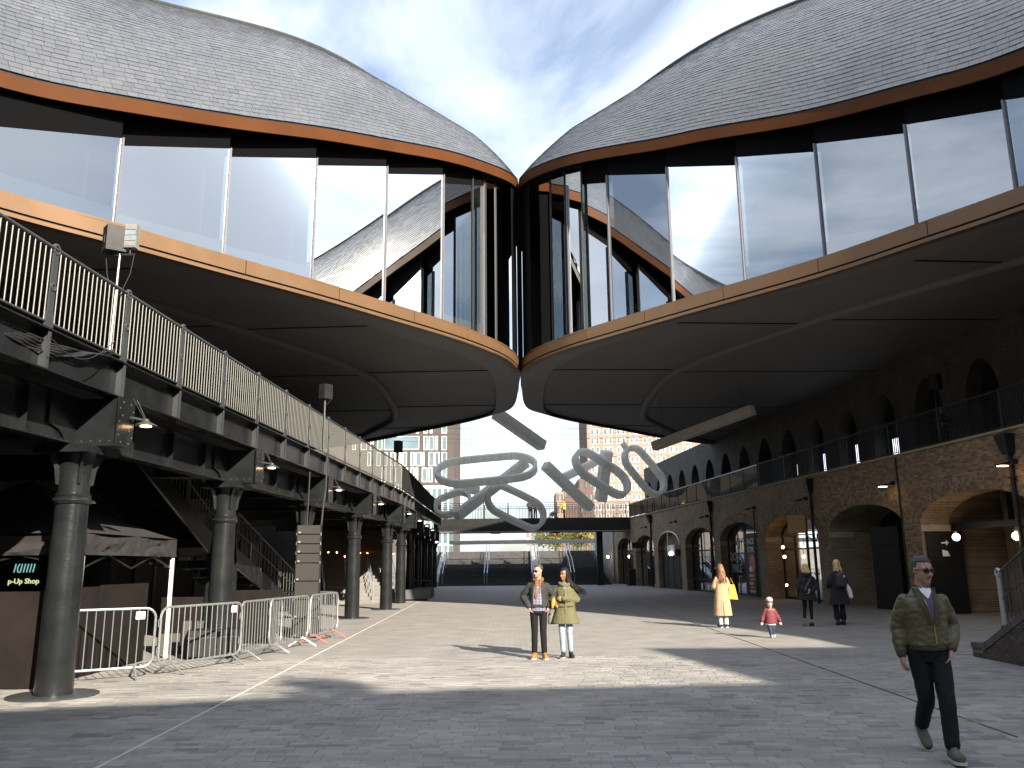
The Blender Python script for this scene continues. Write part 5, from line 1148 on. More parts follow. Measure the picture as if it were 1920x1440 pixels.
sbeam('short dark-sided beam poking out behind the small left hoop',(850,905),(893,920),61.9,59.3,0.58)
sloop('small pale hoop at the lower left of the hanging group',(849,944),58.7,(.92,.1,.35),(-.15,.75,.62),0.8,1.097,0.451,0.465,0.241)
sloop('slanted pale hoop hanging low in front of the footbridge',(967,950),57.4,(.9,.25,-.42),(.28,.55,.72),1.032,1.161,1.097,0.465,0.285)
sbeam('pale beam sloping down to the right, right of the centre',(1022,872),(1107,952),56.8,59.3,0.58)
sbeam('thin pale beam crossing behind the centre right hoop',(1047,900),(1125,862),60.0,63.2,0.52)
sloop('broad slanted pale hoop, right of centre',(1128,887),58.1,(.82,.2,-.5),(.2,.75,.62),1.29,1.419,0.903,0.568,0.264)
sbeam('upright pale beam threaded through the right hoop',(1138,846),(1126,938),59.6,60.9,0.70)
sloop('tall slanted pale hoop farthest right, beside the arcade',(1208,883),60.0,(.62,.1,-.78),(.55,.6,.5),0.968,1.097,0.968,0.516,0.264)
sbeam('dark hook-like beam on top of the farthest right hoop',(1168,831),(1178,848),60.1,59.9,0.35)
sbeam('longest pale beam rising to the right below the right soffit',(1226,837),(1412,768),41.5,37.5,.42)
sbeam('thin level pale tube hanging low in front of the far stairs',(843,1018),(1115,1014),62,62,.28,name='hanging_tube')
for k,Yk in enumerate((55.5,58.0,60.5,62.5)):
    pts=[Vector((-9+22*i/20,Yk,10.95-.35*math.sin(PI*i/20))) for i in range(21)]; m=MB(); m.tube(pts,.012,5); tag(m.build('support_cable',M_wire),['nearest','second nearest','third','farthest'][k]+' thin cable strung across the yard to carry the hoops','cable')
# ================================================================== BEHIND THE CAMERA: what shades the foreground
ob_=thing('warehouse','brick warehouse behind the viewer whose roof edge shades the foreground','building',(0,0,0))
M_bkw=bricktex('warehouse_brick',(.2,.14,.09),(.15,.105,.075),(.22,.19,.14),.225,.075,.01,'xz',.85,.3)
ZW=16.
def shadow_src(x,y,z): return (x+z*1.054,y-z*1.655)
e=[shadow_src(-9,10.7,ZW),shadow_src(-1,12.7,ZW),shadow_src(3.75,13.05,ZW),shadow_src(2.75,18.4,ZW),shadow_src(9.5,18.1,ZW)]
poly=[(e[0][0]-14,e[0][1]-3.2),e[0],e[1],e[2],e[3],e[4],(e[4][0]+14,e[4][1]),(e[4][0]+14,-40),(e[0][0]-14,-40)]
m=MB(); m.prism([(x,y,0) for x,y in poly],(0,0,-.05),(0,0,ZW)); m.build('wall',M_bkw,ob_)
for a,b in zip(poly[0:5],poly[1:6]):
    a=Vector((*a,0)); b=Vector((*b,0)); t=(b-a); Lw=t.length; t/=Lw; nn=Vector((-t.y,t.x,0)); k=int(Lw/2.6)
    for i in range(k):
        for z in (2,6,10):
            m=MB(); m.obox(a+t*(Lw*(i+.5)/k)+up*(z+1.1)+nn*.02,t*.55,nn*.05,up*1.1); w=m.build('window',M_wframe,ob_); m=MB(); m.obox(a+t*(Lw*(i+.5)/k)+up*(z+1.1)+nn*.075,t*.47,nn*.01,up*1.02); m.build('pane',M_wglass,w)
p=shadow_src(-2.35,13.35,ZW+.2); tree('roof_terrace_tree','small tree on the warehouse roof terrace behind the viewer',(p[0],p[1]-1.0,ZW-.6),1.7,.8,M_lf1,900,.09,21,group=None)
# ================================================================== PEOPLE
from mathutils.bvhtree import BVHTree
V=Vector
class Blob:
    def __init__(s): s.m=MB()
    def limb(s,pts,rad,n=12,sub=5):
        pts=[V(p) for p in pts]
        if len(pts)>2: 
            k=(len(pts)-1)*sub+1; P=catmull(pts,k); Rr=[]
            for i in range(k):
                t=i*(len(pts)-1)/(k-1); a=min(int(t),len(pts)-2); f=t-a; Rr.append(rad[a]*(1-f)+rad[a+1]*f)
        else: P=[pts[0].lerp(pts[1],i/4) for i in range(5)]; Rr=[rad[0]+(rad[1]-rad[0])*i/4 for i in range(5)]
        d0=(P[0]-P[1]).normalized(); d1=(P[-1]-P[-2]).normalized()
        pre=[(P[0]+d0*Rr[0]*math.sin(a),Rr[0]*max(.08,math.cos(a))) for a in (1.5,1.0,.5)]; post=[(P[-1]+d1*Rr[-1]*math.sin(a),Rr[-1]*max(.08,math.cos(a))) for a in (.5,1.0,1.5)]
        s.m.tube([p for p,_ in pre]+P+[p for p,_ in post],[r for _,r in pre]+Rr+[r for _,r in post],n); return s
    def ell(s,c,r,rot=None,n=14,m=9):
        b=MB(); b.sphere((0,0,0),1,n,m,r); M=Matrix.Translation(V(c))@(rot.to_4x4() if rot else Matrix.Identity(4)); s.m.add([M@V(p) for p in b.v],b.f); return s
    def loft(s,rs,n=24,e=2.4,M=None): # rs: (center, halfw, halfd)
        rings=[]
        for c,hw,hd in rs:
            r=[]
            for j in range(n):
                a=2*PI*j/n; ca,sa=math.cos(a),math.sin(a); x=math.copysign(abs(ca)**(2/e),ca)*hw; y=math.copysign(abs(sa)**(2/e),sa)*hd; p=V((c[0]+x,c[1]+y,c[2])); r.append(M@p if M else p)
            rings.append(r)
        s.m.rings(rings); return s
    def done(s,name,mat,voxel=.012,smooth=3,wr=None,parent=None,raw=False,xf=None):
        vs=[xf@V(p) for p in s.m.v] if xf else s.m.v
        me=bpy.data.meshes.new(name); me.from_pydata([tuple(p) for p in vs],[],s.m.f); me.update()
        bm=bmesh.new(); bm.from_mesh(me); bmesh.ops.recalc_face_normals(bm,faces=bm.faces); bm.to_mesh(me); bm.free()
        o=bpy.data.objects.new(name,me); COL.objects.link(o)
        if not raw:
            r=o.modifiers.new('r','REMESH'); r.mode='VOXEL'; r.voxel_size=voxel
            if smooth: sm=o.modifiers.new('s','SMOOTH'); sm.factor=.5; sm.iterations=smooth
            dg=bpy.context.evaluated_depsgraph_get(); me2=bpy.data.meshes.new_from_object(o.evaluated_get(dg)); o.modifiers.clear(); o.data=me2; bpy.data.meshes.remove(me); me=me2; me.name=name
        if wr: # wrinkles: (amplitude, freq vector)
            amp,fq=wr; ns=[v.normal.copy() for v in me.vertices]
            for v,nn in zip(me.vertices,ns):
                c=v.co; q=V((c.x*fq[0],c.y*fq[1],c.z*fq[2])); w=noise.noise(q)*.6+.4*noise.noise(q*2.1+V((5,3,1))); w=1-2*abs(w); v.co=c+nn*amp*(w-.4)
        me.materials.clear(); me.materials.append(mat)
        me.polygons.foreach_set('use_smooth',[True]*len(me.polygons)); me.update()
        if parent is not None: o.parent=parent
        return o
M_skin=mk('skin_light',(.40,.23,.165),.5,0,.08,12); M_skin2=mk('skin_brown',(.24,.125,.075),.5,0,.08,12); M_skin3=mk('skin_pale',(.46,.29,.22),.5,0,.06,12)
M_lens=mk('dark_lens',(.006,.006,.007),.12,0,0); M_eye=mk('eye_dark',(.02,.015,.012),.3,0,0); M_lip=mk('lip',(.36,.14,.12),.5,0,0)
def hand_blob(B,w,dirv,side,palm,curl=.5,sc=1.):
    """w wrist, dirv finger direction, palm = palm normal, side=+1 left / -1 right"""
    d=V(dirv).normalized(); p=V(palm); p=(p-d*p.dot(d)).normalized(); x=d.cross(p)*side   # x: towards the thumb
    for k in range(-1,2): B.limb([V(w)-d*.02,V(w)+d*.085*sc+x*k*.026*sc],[.024*sc,.017*sc],8,2)
    for k,(off,l) in enumerate(((.033,.074),(.011,.082),(-.011,.076),(-.031,.06))):
        q=V(w)+d*.088*sc+x*off*sc; c=curl*(.8+.12*k); pts=[q]; a=c*.5; cur=d
        for s_ in range(3):
            v=d*math.cos(a)+p*math.sin(a); q=q+v*l*sc*(.45,.32,.25)[s_]; pts.append(q); a+=c*.75
        B.limb(pts,[.0098*sc,.0092*sc,.0088*sc,.0075*sc],7,3)
    t0=V(w)+d*.03*sc+x*.03*sc; B.limb([t0,t0+(d*.7+x*.6+p*.2).normalized()*.04*sc,t0+(d*.9+x*.35+p*.35).normalized()*.085*sc],[.0135*sc,.012*sc,.009*sc],7,3)
def head_blob(B,M,sc=1.,jaw=1.,child=False):
    T=lambda p:M@(V(p)*sc)
    R3=M.to_3x3()
    def e(c,r): B.ell(T(c),[k*sc for k in r],R3)
    e((0,.018,.048),(.077,.098,.083)); 
    rs=[((0,-.008,.07),.066,.074),((0,-.012,.03),.071,.079),((0,-.014,-.01),.07*jaw,.078),((0,-.02,-.045),.064*jaw,.072),((0,-.03,-.08),.052*jaw,.058),((0,-.042,-.105),.036*jaw,.04),((0,-.048,-.118),.02*jaw,.024)]
    b=Blob(); b.loft(rs,20,2.2); B.m.add([T(p) for p in b.m.v],b.m.f)
    B.limb([T((0,-.082,.018)),T((0,-.1,-.012)),T((0,-.112,-.034))],[.008*sc,.0095*sc,.013*sc],8,3); e((-.011,-.1,-.04),(.009,.01,.008)); e((.011,-.1,-.04),(.009,.01,.008))
    for s_ in (-1,1):
        e((s_*.032,-.078,.026),(.028,.014,.009)); e((s_*.04,-.066,-.03),(.024,.02,.026)); e((s_*.076,.012,-.006),(.011,.02,.031)); e((s_*.072,.004,.0),(.012,.012,.02))
    e((0,-.09,-.064),(.023,.009,.006)); e((0,-.088,-.074),(.02,.01,.007)); e((0,-.078,-.103),(.022,.018,.016))
def shoe(parent,ank,yaw,pitch,mat,sole,L_=.285,boot=0.,w=1.):
    M=Matrix.Translation(V(ank))@Matrix.Rotation(yaw,4,'Z')@Matrix.Rotation(pitch,4,'X'); h=.085
    b=Blob(); sec=[(.075,.022,.055),(.06,.036,.075),(.02,.04,.095),(-.03,.042,.085),(-.08,.046,.065),(-.13,.05,.05),(-.175,.045,.042),(-.2,.03,.034),(-.208,.012,.026)]
    k_=L_/.285; rings=[]
    for y,hw,ht in sec:
        r=[]
        for j in range(14):
            a=2*PI*j/14; x=hw*w*math.cos(a)*k_; z=math.sin(a); z=(ht*z if z>0 else .03*z); r.append(M@V((x,y*k_,z*k_+.045*k_-h*k_)))
        rings.append(r)
    b.m.rings(rings)
    if boot: b.limb([M@V((0,.02,-.03)),M@V((0,.012,boot))],[.05*k_,.052*k_],12)
    o=b.done('shoe',mat,.009*k_,3,None,parent)
    m=MB(); rr=[]
    for z in (-h*k_,-h*k_+.022*k_):
        rr.append([M@V((hw*w*1.06*k_*sg,y*k_*1.03,z)) for sg,lst in ((1,sec),(-1,sec[::-1])) for y,hw,ht in lst])
    m.rings(rr); m.build('sole',sole,o); return o
def drape(parent,name,garment,left,right,mat,off=.006,cols=6,rows=10,front=True,y0=-1.2):
    """cloth strip lying on the front (or back) of a garment between two edges given as (x,z) lists"""
    bv=BVHTree.FromPolygons([v.co for v in garment.data.vertices],[p.vertices for p in garment.data.polygons]); L1=resample([V((x,0,z)) for x,z in left],rows); R1=resample([V((x,0,z)) for x,z in right],rows)
    g=[]; sgn=1 if front else -1
    for a,b in zip(L1,R1):
        row=[]; last=None
        for k in range(cols+1):
            p=a.lerp(b,k/cols); h=bv.ray_cast(V((p.x,y0*sgn,p.z)),V((0,sgn,0)))[0]; y=h.y if h else (last if last is not None else None)
            row.append([p.x,y,p.z]); last=y if y is not None else last
        ys=[r[1] for r in row if r[1] is not None]; dy=sum(ys)/len(ys) if ys else 0
        for r in row:
            if r[1] is None: r[1]=dy
        g.append([V((r[0],r[1]-sgn*off,r[2])) for r in row])
    m=MB(); m.rings(g,closed=False); back=[[p+V((0,sgn*off*.9,0)) for p in r] for r in g]
    edge=[g[0],back[0]]; m.rings([g[0],back[0]],closed=False); m.rings([g[-1],back[-1]],closed=False); m.rings([[r[0] for r in g],[r[0] for r in back]],closed=False); m.rings([[r[-1] for r in g],[r[-1] for r in back]],closed=False)
    return m.build(name,mat,parent,True)
def hair_cap(parent,M,mat,sc=1.,line=.07,back=-.09,puff=1.0,side=-.02,seed=1,name='hair',rough=.006):
    m=MB(); n,k=36,22; rings=[]
    for i in range(k+1):
        a=PI*i/k*.80; ring=[]
        for j in range(n):
            t=2*PI*j/n; x,y,z=math.sin(a)*math.cos(t),math.sin(a)*math.sin(t),math.cos(a)
            # lowest allowed z depends on direction: front hairline high, back low
            f=(-y+1)/2; low=(back*(1-f)**.8+line*f**1.0) if y>-.2 else line+ .0
            if abs(x)>.6 and y<.2: low=max(side,min(line,low))
            p=V((.0835*puff*x,.018+.105*puff*y,.048+.09*puff*z))
            if p.z<low: p.z=low+ (p.z-low)*.05; p.x*=.95; p.y=.018+(p.y-.018)*.95
            w=1+rough/.09*noise.noise(V((p.x*60,p.y*60,p.z*60+seed)))+rough/.06*noise.noise(V((p.x*150,p.y*25,p.z*25+seed)))
            p=V((p.x*w,.018+(p.y-.018)*w,.048+(p.z-.048)*w)); ring.append(M@(p*sc))
        rings.append(ring)
    m.rings(rings); return m.build(name,mat,parent,True)
def strands(parent,M,mat,n,length,sc=1.,sway=(0,0,0),spread=.1,seed=1,front=False,r=.011,name='long_hair'):
    rnd=random.Random(seed); m=MB()
    for k in range(n):
        t=rnd.uniform(-.15,1.15)*PI if not front else rnd.uniform(0,2*PI); x=math.cos(t)*.078; y=.02+math.sin(t)*.095; l=length*rnd.uniform(.78,1.05)
        p0=V((x*.45,y*.5+.01,.128)); p1=V((x*1.02,y*1.0,.05)); p2=V((x*1.12,y*1.08+.012,-.08)); pts=[M@(p*sc) for p in (p0,p1,p2)]; base=pts[-1]; wv=rnd.uniform(0,6)
        for i in range(1,7):
            f=i/6; pts.append(base+V((sway[0]*f*f+x*spread*f*3+.012*math.sin(wv+f*9),sway[1]*f*f+.012*math.cos(wv+f*8)+.02*f,(-l+sway[2])*f))*sc)
        rr=[r*.9,r,r*1.1,r*1.1,r*1.15,r*1.1,r,r*.7,r*.3]; m.tube(catmull(pts,17),[rr[min(8,int(i/2))]*sc for i in range(17)],6)
    return m.build(name,mat,parent,True)
def person(label,loc,rz,J,skin,sc=1.,vox=.009,cat='person',group=None,hands=(.5,.5),head=(0,0,0),headsc=1.,jaw=1.,top=None,bottom=None,palm=(None,None),nohand=(False,False)):
    """J: joints in metres for the unscaled figure, facing -Y"""
    B=Blob(); hx,hy,hz=J['head']; yaw,pit,rol=head
    HM=Matrix.Translation((hx,hy,hz))@Matrix.Rotation(yaw,4,'Z')@Matrix.Rotation(pit,4,'X')@Matrix.Rotation(rol,4,'Y')
    nk=V(J['neck']); pv=V(J['pelvis']); ch=nk.lerp(pv,.38)
    head_blob(B,HM,headsc,jaw)
    B.limb([HM@(V((0,.022,-.05))*headsc),nk+V((0,.005,.03)),nk-V((0,0,.06))],[.052*headsc,.055*headsc,.07*headsc],14)
    sh=abs(J['LS'][0]-J['RS'][0])/2
    B.loft([((pv.x,pv.y,pv.z-.07),.12,.08),((pv.x,pv.y,pv.z),.15,.1),(pv.lerp(nk,.3),.125,.085),(pv.lerp(nk,.6),sh*.75,.09),(pv.lerp(nk,.84),sh*.6,.07),(nk-V((0,0,.0)),.07,.06)],20)
    for s_ in 'LR':
        B.limb([V(J[s_+'S'])+V((-.02 if s_=='L' else .02,0,-.06)),J[s_+'E'],J[s_+'W']],[.04,.034,.027],10); B.limb([J[s_+'H'],J[s_+'K'],J[s_+'A']],[.064,.045,.033],12)
        w=V(J[s_+'W']); d=J.get(s_+'D') or (w-V(J[s_+'E'])); sd_=1 if s_=='L' else -1; pn=J.get(s_+'P') or (-sd_,0,0)
        if not nohand[0 if s_=='L' else 1]: hand_blob(B,w,d,sd_,pn,hands[0 if s_=='L' else 1])
    body=B.done('person',skin,vox,2)
    body.location=loc; body.rotation_euler=(0,0,rz); body.scale=(sc,sc,sc); tag(body,label,cat,group)
    return body,HM
def trousers(body,J,mat,r=(.092,.066,.055),top=.09,wr=(.006,(9,9,5)),name='trousers',hw=.165,hd=.115,vox=.011,z1=0):
    B=Blob(); pv=V(J['pelvis'])
    B.loft([((pv.x,pv.y,pv.z-.12),hw*.8,hd*.9),((pv.x,pv.y,pv.z-.04),hw,hd*1.05),((pv.x,pv.y,pv.z+top),hw*.92,hd*.95)],22)
    for s_ in 'LR':
        k=V(J[s_+'K']); a=V(J[s_+'A']); a=a.lerp(k,z1/max(.05,(k-a).length)); h=V(J[s_+'H']); B.limb([h,h.lerp(k,.5),k,k.lerp(a,.5),a],[r[0],r[0]*.88,r[1],(r[1]+r[2])/2,r[2]],14)
    return B.done(name,mat,vox,2,wr,body)
def jacket(body,J,mat,hem,inf=.03,sl=(.072,.062,.05),wr=(.008,(8,8,10)),name='jacket',flare=0.,vox=.011,cuff=.0,hips=.165,dep=.12,short=False,hd=None,neckr=.085,chest=1.):
    B=Blob(); pv=V(J['pelvis']); nk=V(J['neck']); sh=abs(J['LS'][0]-J['RS'][0])/2
    rs=[]; z0=hem
    def cen(z): f=(z-pv.z)/(nk.z-pv.z); return (pv.x+(nk.x-pv.x)*max(0,f),pv.y+(nk.y-pv.y)*max(0,f),z)
    zs=[z0]; z=z0+.02
    while z<nk.z-.02: zs.append(z); z+=.06
    zs.append(nk.z+.015)
    for z in zs:
        f=(z-pv.z)/(nk.z-pv.z)
        if f<0: w=hips+inf+flare*(-f); d=dep+inf+flare*.7*(-f)
        elif f<.35: t=f/.35; w=(hips*(1-t)+.15*t)+inf; d=dep*(1-t)+.108*t+inf
        elif f<.72: t=(f-.35)/.37; w=.15*(1-t)+sh*.9*chest*t+inf; d=.108*(1-t)+.118*t+inf
        elif f<.93: t=(f-.72)/.21; w=(sh*.9*chest+inf)*(1-t)+(sh*.64)*t; d=(.118+inf)*(1-t)+(.09+inf*.5)*t
        else: t=(f-.93)/.1; w=sh*.64*(1-t)+neckr*t; d=(.09+inf*.5)*(1-t)+neckr*.9*t
        rs.append((cen(z),w,d))
    B.loft(rs,26,2.3)
    for s_ in 'LR':
        S_,E_,W_=V(J[s_+'S']),V(J[s_+'E']),V(J[s_+'W']); W_=W_-(W_-E_).normalized()*cuff
        S_=S_+V((-.012 if s_=='L' else .012,0,-.04-max(0,sl[0]-.065)*1.2)); B.limb([S_,S_.lerp(E_,.5),E_,E_.lerp(W_,.6),W_],[sl[0]*.84,sl[0],sl[1],sl[1]*.95,sl[2]],14)
    return B.done(name,mat,vox,3,wr,body)
def glasses(body,HM,sc=1.,mat=None):
    m=MB()
    for s_ in (-1,1):
        pts=[]; 
        for k in range(14):
            a=2*PI*k/14; ca,sa=math.cos(a),math.sin(a); x=s_*.034+.029*math.copysign(abs(ca)**.8,ca); z=.004+.0195*math.copysign(abs(sa)**.8,sa); y=-.098+.35*max(0,abs(x)-.02)**1.2; pts.append((x,y,z))
        q=[HM@(V(p)*sc) for p in pts]; n=HM.to_3x3()@V((0,-.006,0))*sc; m.prism(q,(0,0,0),n)
        m.tube([HM@(V(p)*sc) for p in ((s_*.06,-.088,.01),(s_*.079,-.05,.01),(s_*.083,.01,.004))],.004*sc,6)
    m.tube([HM@(V(p)*sc) for p in ((-.012,-.102,.012),(0,-.105,.014),(.012,-.102,.012))],.0035*sc,6)
    return m.build('sunglasses',mat or M_lens,body,True)
def face(body,HM,sc=1.,brow=None,eyes=True):
    if eyes:
        m=MB()
        for s_ in (-1,1): p=HM@(V((s_*.032,-.079,.004))*sc); m.sphere(p,.012*sc,10,6,(.014*sc,.012*sc,.007*sc))
        m.build('eyes',M_eye,body,True)
    m=MB(); m.tube([HM@(V(p)*sc) for p in ((-.022,-.088,-.067),(-.008,-.1,-.066),(.008,-.1,-.066),(.022,-.088,-.067))],.0055*sc,6); m.build('lips',M_lip,body,True)
    if brow:
        m=MB()
        for s_ in (-1,1): m.tube([HM@(V(p)*sc) for p in ((s_*.016,-.092,.028),(s_*.034,-.09,.034),(s_*.052,-.076,.027))],.004*sc,5)
        m.build('eyebrows',brow,body,True)
NEU=dict(head=(0,-.02,1.665),neck=(0,.01,1.49),pelvis=(0,0,.96),LS=(.175,.01,1.435),RS=(-.175,.01,1.435),LE=(.225,.02,1.14),RE=(-.225,.02,1.14),LW=(.23,-.06,.89),RW=(-.23,-.06,.89),LH=(.088,0,.92),RH=(-.088,0,.92),LK=(.095,-.02,.5),RK=(-.095,-.02,.5),LA=(.1,.02,.085),RA=(-.1,.02,.085))
# --- man in the olive bomber jacket, walking past on the right
M_olive=mk('olive_nylon',(.084,.074,.034),.5,0,.12,7,.25,30); M_oliverib=mk('olive_rib',(.06,.054,.027),.8,0,.1,40,.4,120); M_blackden=mk('black_denim',(.009,.009,.0105),.8,0,.15,10,.2,80,spec=.25)
M_tee=mk('white_tee',(.72,.72,.76),.85,0,.03,6); M_purple=mk('violet_jumper',(.085,.075,.14),.9,0,.1,12,.2,60); M_sneak=mk('grey_suede',(.10,.095,.085),.85,0,.15,10,.2,40); M_solec=mk('cream_sole',(.5,.46,.38),.7,0,.1,8); M_hairg=mk('grey_hair',(.05,.051,.057),.6,0,.45,45,.5,160); M_gold=mk('zip_gold',(.4,.3,.1),.4,.6,.05,5)
J=dict(NEU); J.update(pelvis=(0,0,.95),neck=(0.0,-.015,1.485),head=(.012,-.05,1.66),LS=(.178,-.01,1.43),RS=(-.178,-.01,1.43),RE=(-.228,.055,1.15),RW=(-.235,.0,.90),RD=(.05,-.12,-1),RP=(1,.1,0),LE=(.25,.07,1.15),LW=(.185,-.085,.96),LD=(-.35,-.25,-.9),LP=(-1,0,0),LH=(.09,0,.92),RH=(-.09,0,.92),LK=(.07,-.16,.515),LA=(.055,-.22,.10),RK=(-.06,.0,.50),RA=(-.035,.33,.21))
loc=onz(1772,1424); loc=V((loc.x+.0,loc.y+.10,0))
b,HM=person('man in an olive bomber jacket and sunglasses walking by at near right',loc,-.16,J,M_skin,1.0,.0075,hands=(.35,.55),head=(.42,.1,0),jaw=1.04)
jk=jacket(b,J,M_olive,.975,.036,(.074,.07,.058),(.010,(7,7,13)),'bomber_jacket',vox=.0095,cuff=.05,chest=1.0,hips=.15,neckr=.078)
B=Blob(); B.loft([((0,0,.935),.166,.142),((0,0,.955),.176,.15),((0,0,.995),.18,.152)],26,2.3); B.done('hem_rib',M_oliverib,.01,2,(.003,(70,70,2)),b)
for s_ in 'LR':
    W_,E_=V(J[s_+'W']),V(J[s_+'E']); d=(W_-E_).normalized(); B=Blob(); B.limb([W_-d*.07,W_-d*.0],[.056,.046],14); B.done('cuff',M_oliverib,.008,2,(.002,(60,60,4)),b)
drape(b,'jumper',jk,[(-.055,1.475),(-.035,1.38),(.03,1.19)],[(.06,1.475),(.055,1.38),(.036,1.19)],M_purple,.006)
drape(b,'t_shirt',jk,[(-.05,1.505),(-.035,1.46),(.008,1.405)],[(.062,1.505),(.05,1.46),(.012,1.405)],M_tee,.011)
drape(b,'lapel',jk,[(-.105,1.5),(-.085,1.38),(.0,1.17)],[(-.05,1.49),(-.03,1.38),(.03,1.17)],M_oliverib,.013,4); drape(b,'lapel',jk,[(.055,1.49),(.058,1.38),(.036,1.17)],[(.105,1.5),(.1,1.38),(.075,1.17)],M_oliverib,.013,4)
drape(b,'zip',jk,[(.028,1.18),(.035,.97)],[(.04,1.18),(.047,.97)],M_gold,.006,2,8); drape(b,'zip',jk,[(-.032,1.40),(.026,1.19)],[(-.027,1.40),(.031,1.19)],M_gold,.017,2,8)
B=Blob(); B.limb([(0,.012,1.45),(0,.006,1.492)],[.082,.072],20); B.done('collar',M_oliverib,.009,2,(.002,(60,60,4)),b)
trousers(b,J,M_blackden,(.097,.072,.064),.06,(.007,(9,9,7)),'black_jeans',z1=.05,vox=.009)
shoe(b,J['LA'],.0,-.05,M_sneak,M_solec,.30); shoe(b,J['RA'],.1,.75,M_sneak,M_solec,.30)
glasses(b,HM); face(b,HM,1,M_hairg,False)
hair_cap(b,HM,M_hairg,1,.088,-.07,.985,.0,4,rough=.007); 
M_stub=mk('stubble',(.16,.10,.085),.8,0,.2,60)
m=MB(); m.tube([HM@V(p) for p in ((-.03,-.088,-.06),(-.014,-.1,-.053),(0,-.102,-.052),(.014,-.1,-.053),(.03,-.088,-.06))],.0065,6); m.build('moustache',M_stub,b,True)
# --- couple: man
M_djk=mk('charcoal_jacket',(.02,.0195,.019),.8,0,.15,12,.3,60); M_dj=mk('dark_jeans',(.009,.009,.010),.85,0,.15,12,.2,80,spec=.2); M_tan=mk('tan_boot',(.34,.135,.03),.65,0,.15,12); M_hairb=mk('brown_hair',(.06,.035,.02),.6,0,.3,40,.4,150)
M_scarf=plaid('brown_check_scarf',[(.17,.075,.03),(.04,.02,.012),(.24,.1,.03),(.03,.02,.015),(.3,.17,.07)],20.); M_shirt=plaid('red_blue_check',[(.17,.21,.3),(.2,.025,.04),(.07,.1,.2),(.3,.3,.33),(.18,.02,.035)],16.)
J=dict(NEU); J.update(LE=(.30,.07,1.17),LW=(.2,-.09,1.0),RE=(-.30,.07,1.17),RW=(-.2,-.09,1.0),LK=(.085,-.03,.5),LA=(.1,-.03,.085),RK=(-.085,-.02,.5),RA=(-.09,.0,.085),LD=(-.4,-.1,-1),RD=(.4,-.1,-1))
loc=onz(1011,1234); loc=V((loc.x,loc.y-.1,0))
b,HM=person('man in charcoal jacket, check scarf and tan boots, left of the couple',loc,0,J,M_skin3,.975,.010,head=(-.75,.12,0))
jk=jacket(b,J,M_djk,.97,.036,(.076,.068,.056),(.008,(9,9,12)),'jacket')
drape(b,'shirt',jk,[(-.07,1.48),(-.095,1.3),(-.11,.9)],[(.03,1.48),(.06,1.3),(.085,.9)],M_shirt,.008); B=Blob(); B.loft([((0,0,.90),.172,.128),((0,0,.99),.172,.132)],22); B.done('shirt_tail',M_shirt,.011,2,(.004,(9,9,4)),b)
drape(b,'jacket_edge',jk,[(-.115,1.43),(-.14,1.2),(-.145,.975)],[(-.075,1.44),(-.1,1.2),(-.105,.975)],M_djk,.016,3); drape(b,'jacket_edge',jk,[(.035,1.44),(.062,1.2),(.07,.975)],[(.1,1.43),(.12,1.2),(.12,.975)],M_djk,.016,3)
B=Blob(); B.limb([(-.07,-.03,1.49),(0,-.075,1.475),(.07,-.03,1.49),(.06,.05,1.52),(-.06,.05,1.52),(-.07,-.03,1.5)],[.036]*6,10); B.limb([(-.04,-.1,1.47),(-.045,-.13,1.3),(-.05,-.135,1.16)],[.034,.03,.034],10); B.limb([(.035,-.1,1.47),(.02,-.125,1.35),(.01,-.13,1.25)],[.03,.026,.028],10); B.done('scarf',M_scarf,.01,2,(.008,(14,14,14)),b)
trousers(b,J,M_dj,(.085,.064,.056),.06,(.006,(10,10,8)),'jeans',z1=.06); 
shoe(b,J['LA'],.15,0,M_tan,M_solec,.28,.06); shoe(b,J['RA'],-.2,0,M_tan,M_solec,.28,.06)
glasses(b,HM); face(b,HM,1,M_hairb,False); hair_cap(b,HM,M_hairb,1,.095,-.06,1.0,.0,2)
M_beard=mk('ginger_beard',(.22,.11,.06),.8,0,.3,50,.3,150); B=Blob(); B.limb([HM@V((-.062,-.02,-.05)),HM@V((-.04,-.066,-.098)),HM@V((0,-.086,-.108)),HM@V((.04,-.066,-.098)),HM@V((.062,-.02,-.05))],[.012,.017,.019,.017,.012],8); B.done('beard',M_beard,.007,2,None,b)
# --- couple: woman
M_parka=mk('olive_parka',(.1,.092,.043),.8,0,.1,9,.25,40); M_ljean=mk('light_jeans',(.24,.3,.37),.8,0,.12,9); M_bboot=mk('black_suede',(.014,.013,.018),.85,0,.1,10); M_hairk=mk('black_hair',(.010,.008,.008),.7,0,.3,30,spec=.2); M_greytop=mk('grey_top',(.2,.2,.22),.9,0,.1,10); M_yel=mk('yellow_wrap',(.5,.27,.02),.6,0,.15,20); M_bag=mk('grey_bag',(.2,.19,.17),.7,0,.1,12)
J=dict(NEU); J.update(LS=(.16,.01,1.42),RS=(-.16,.01,1.42),RE=(-.24,.0,1.16),RW=(-.2,-.19,1.06),RD=(.05,-.6,-.25),RP=(.8,0,.5),LE=(.25,.05,1.15),LW=(-.02,-.2,1.18),LD=(-1,-.1,.15),LP=(0,.9,-.2),LK=(.08,-.02,.49),LA=(.1,.06,.085),RK=(-.07,-.08,.49),RA=(-.055,-.1,.085))
loc=onz(1062,1234); loc=V((loc.x,loc.y+.06,0))
b,HM=person('woman in an olive parka and light jeans, right of the couple',loc,-.08,J,M_skin2,.935,.010,head=(-.7,.05,0),hands=(1.0,1.0),jaw=.93)
jk=jacket(b,J,M_parka,.68,.045,(.078,.068,.056),(.010,(8,8,9)),'parka',flare=.16,hips=.165)
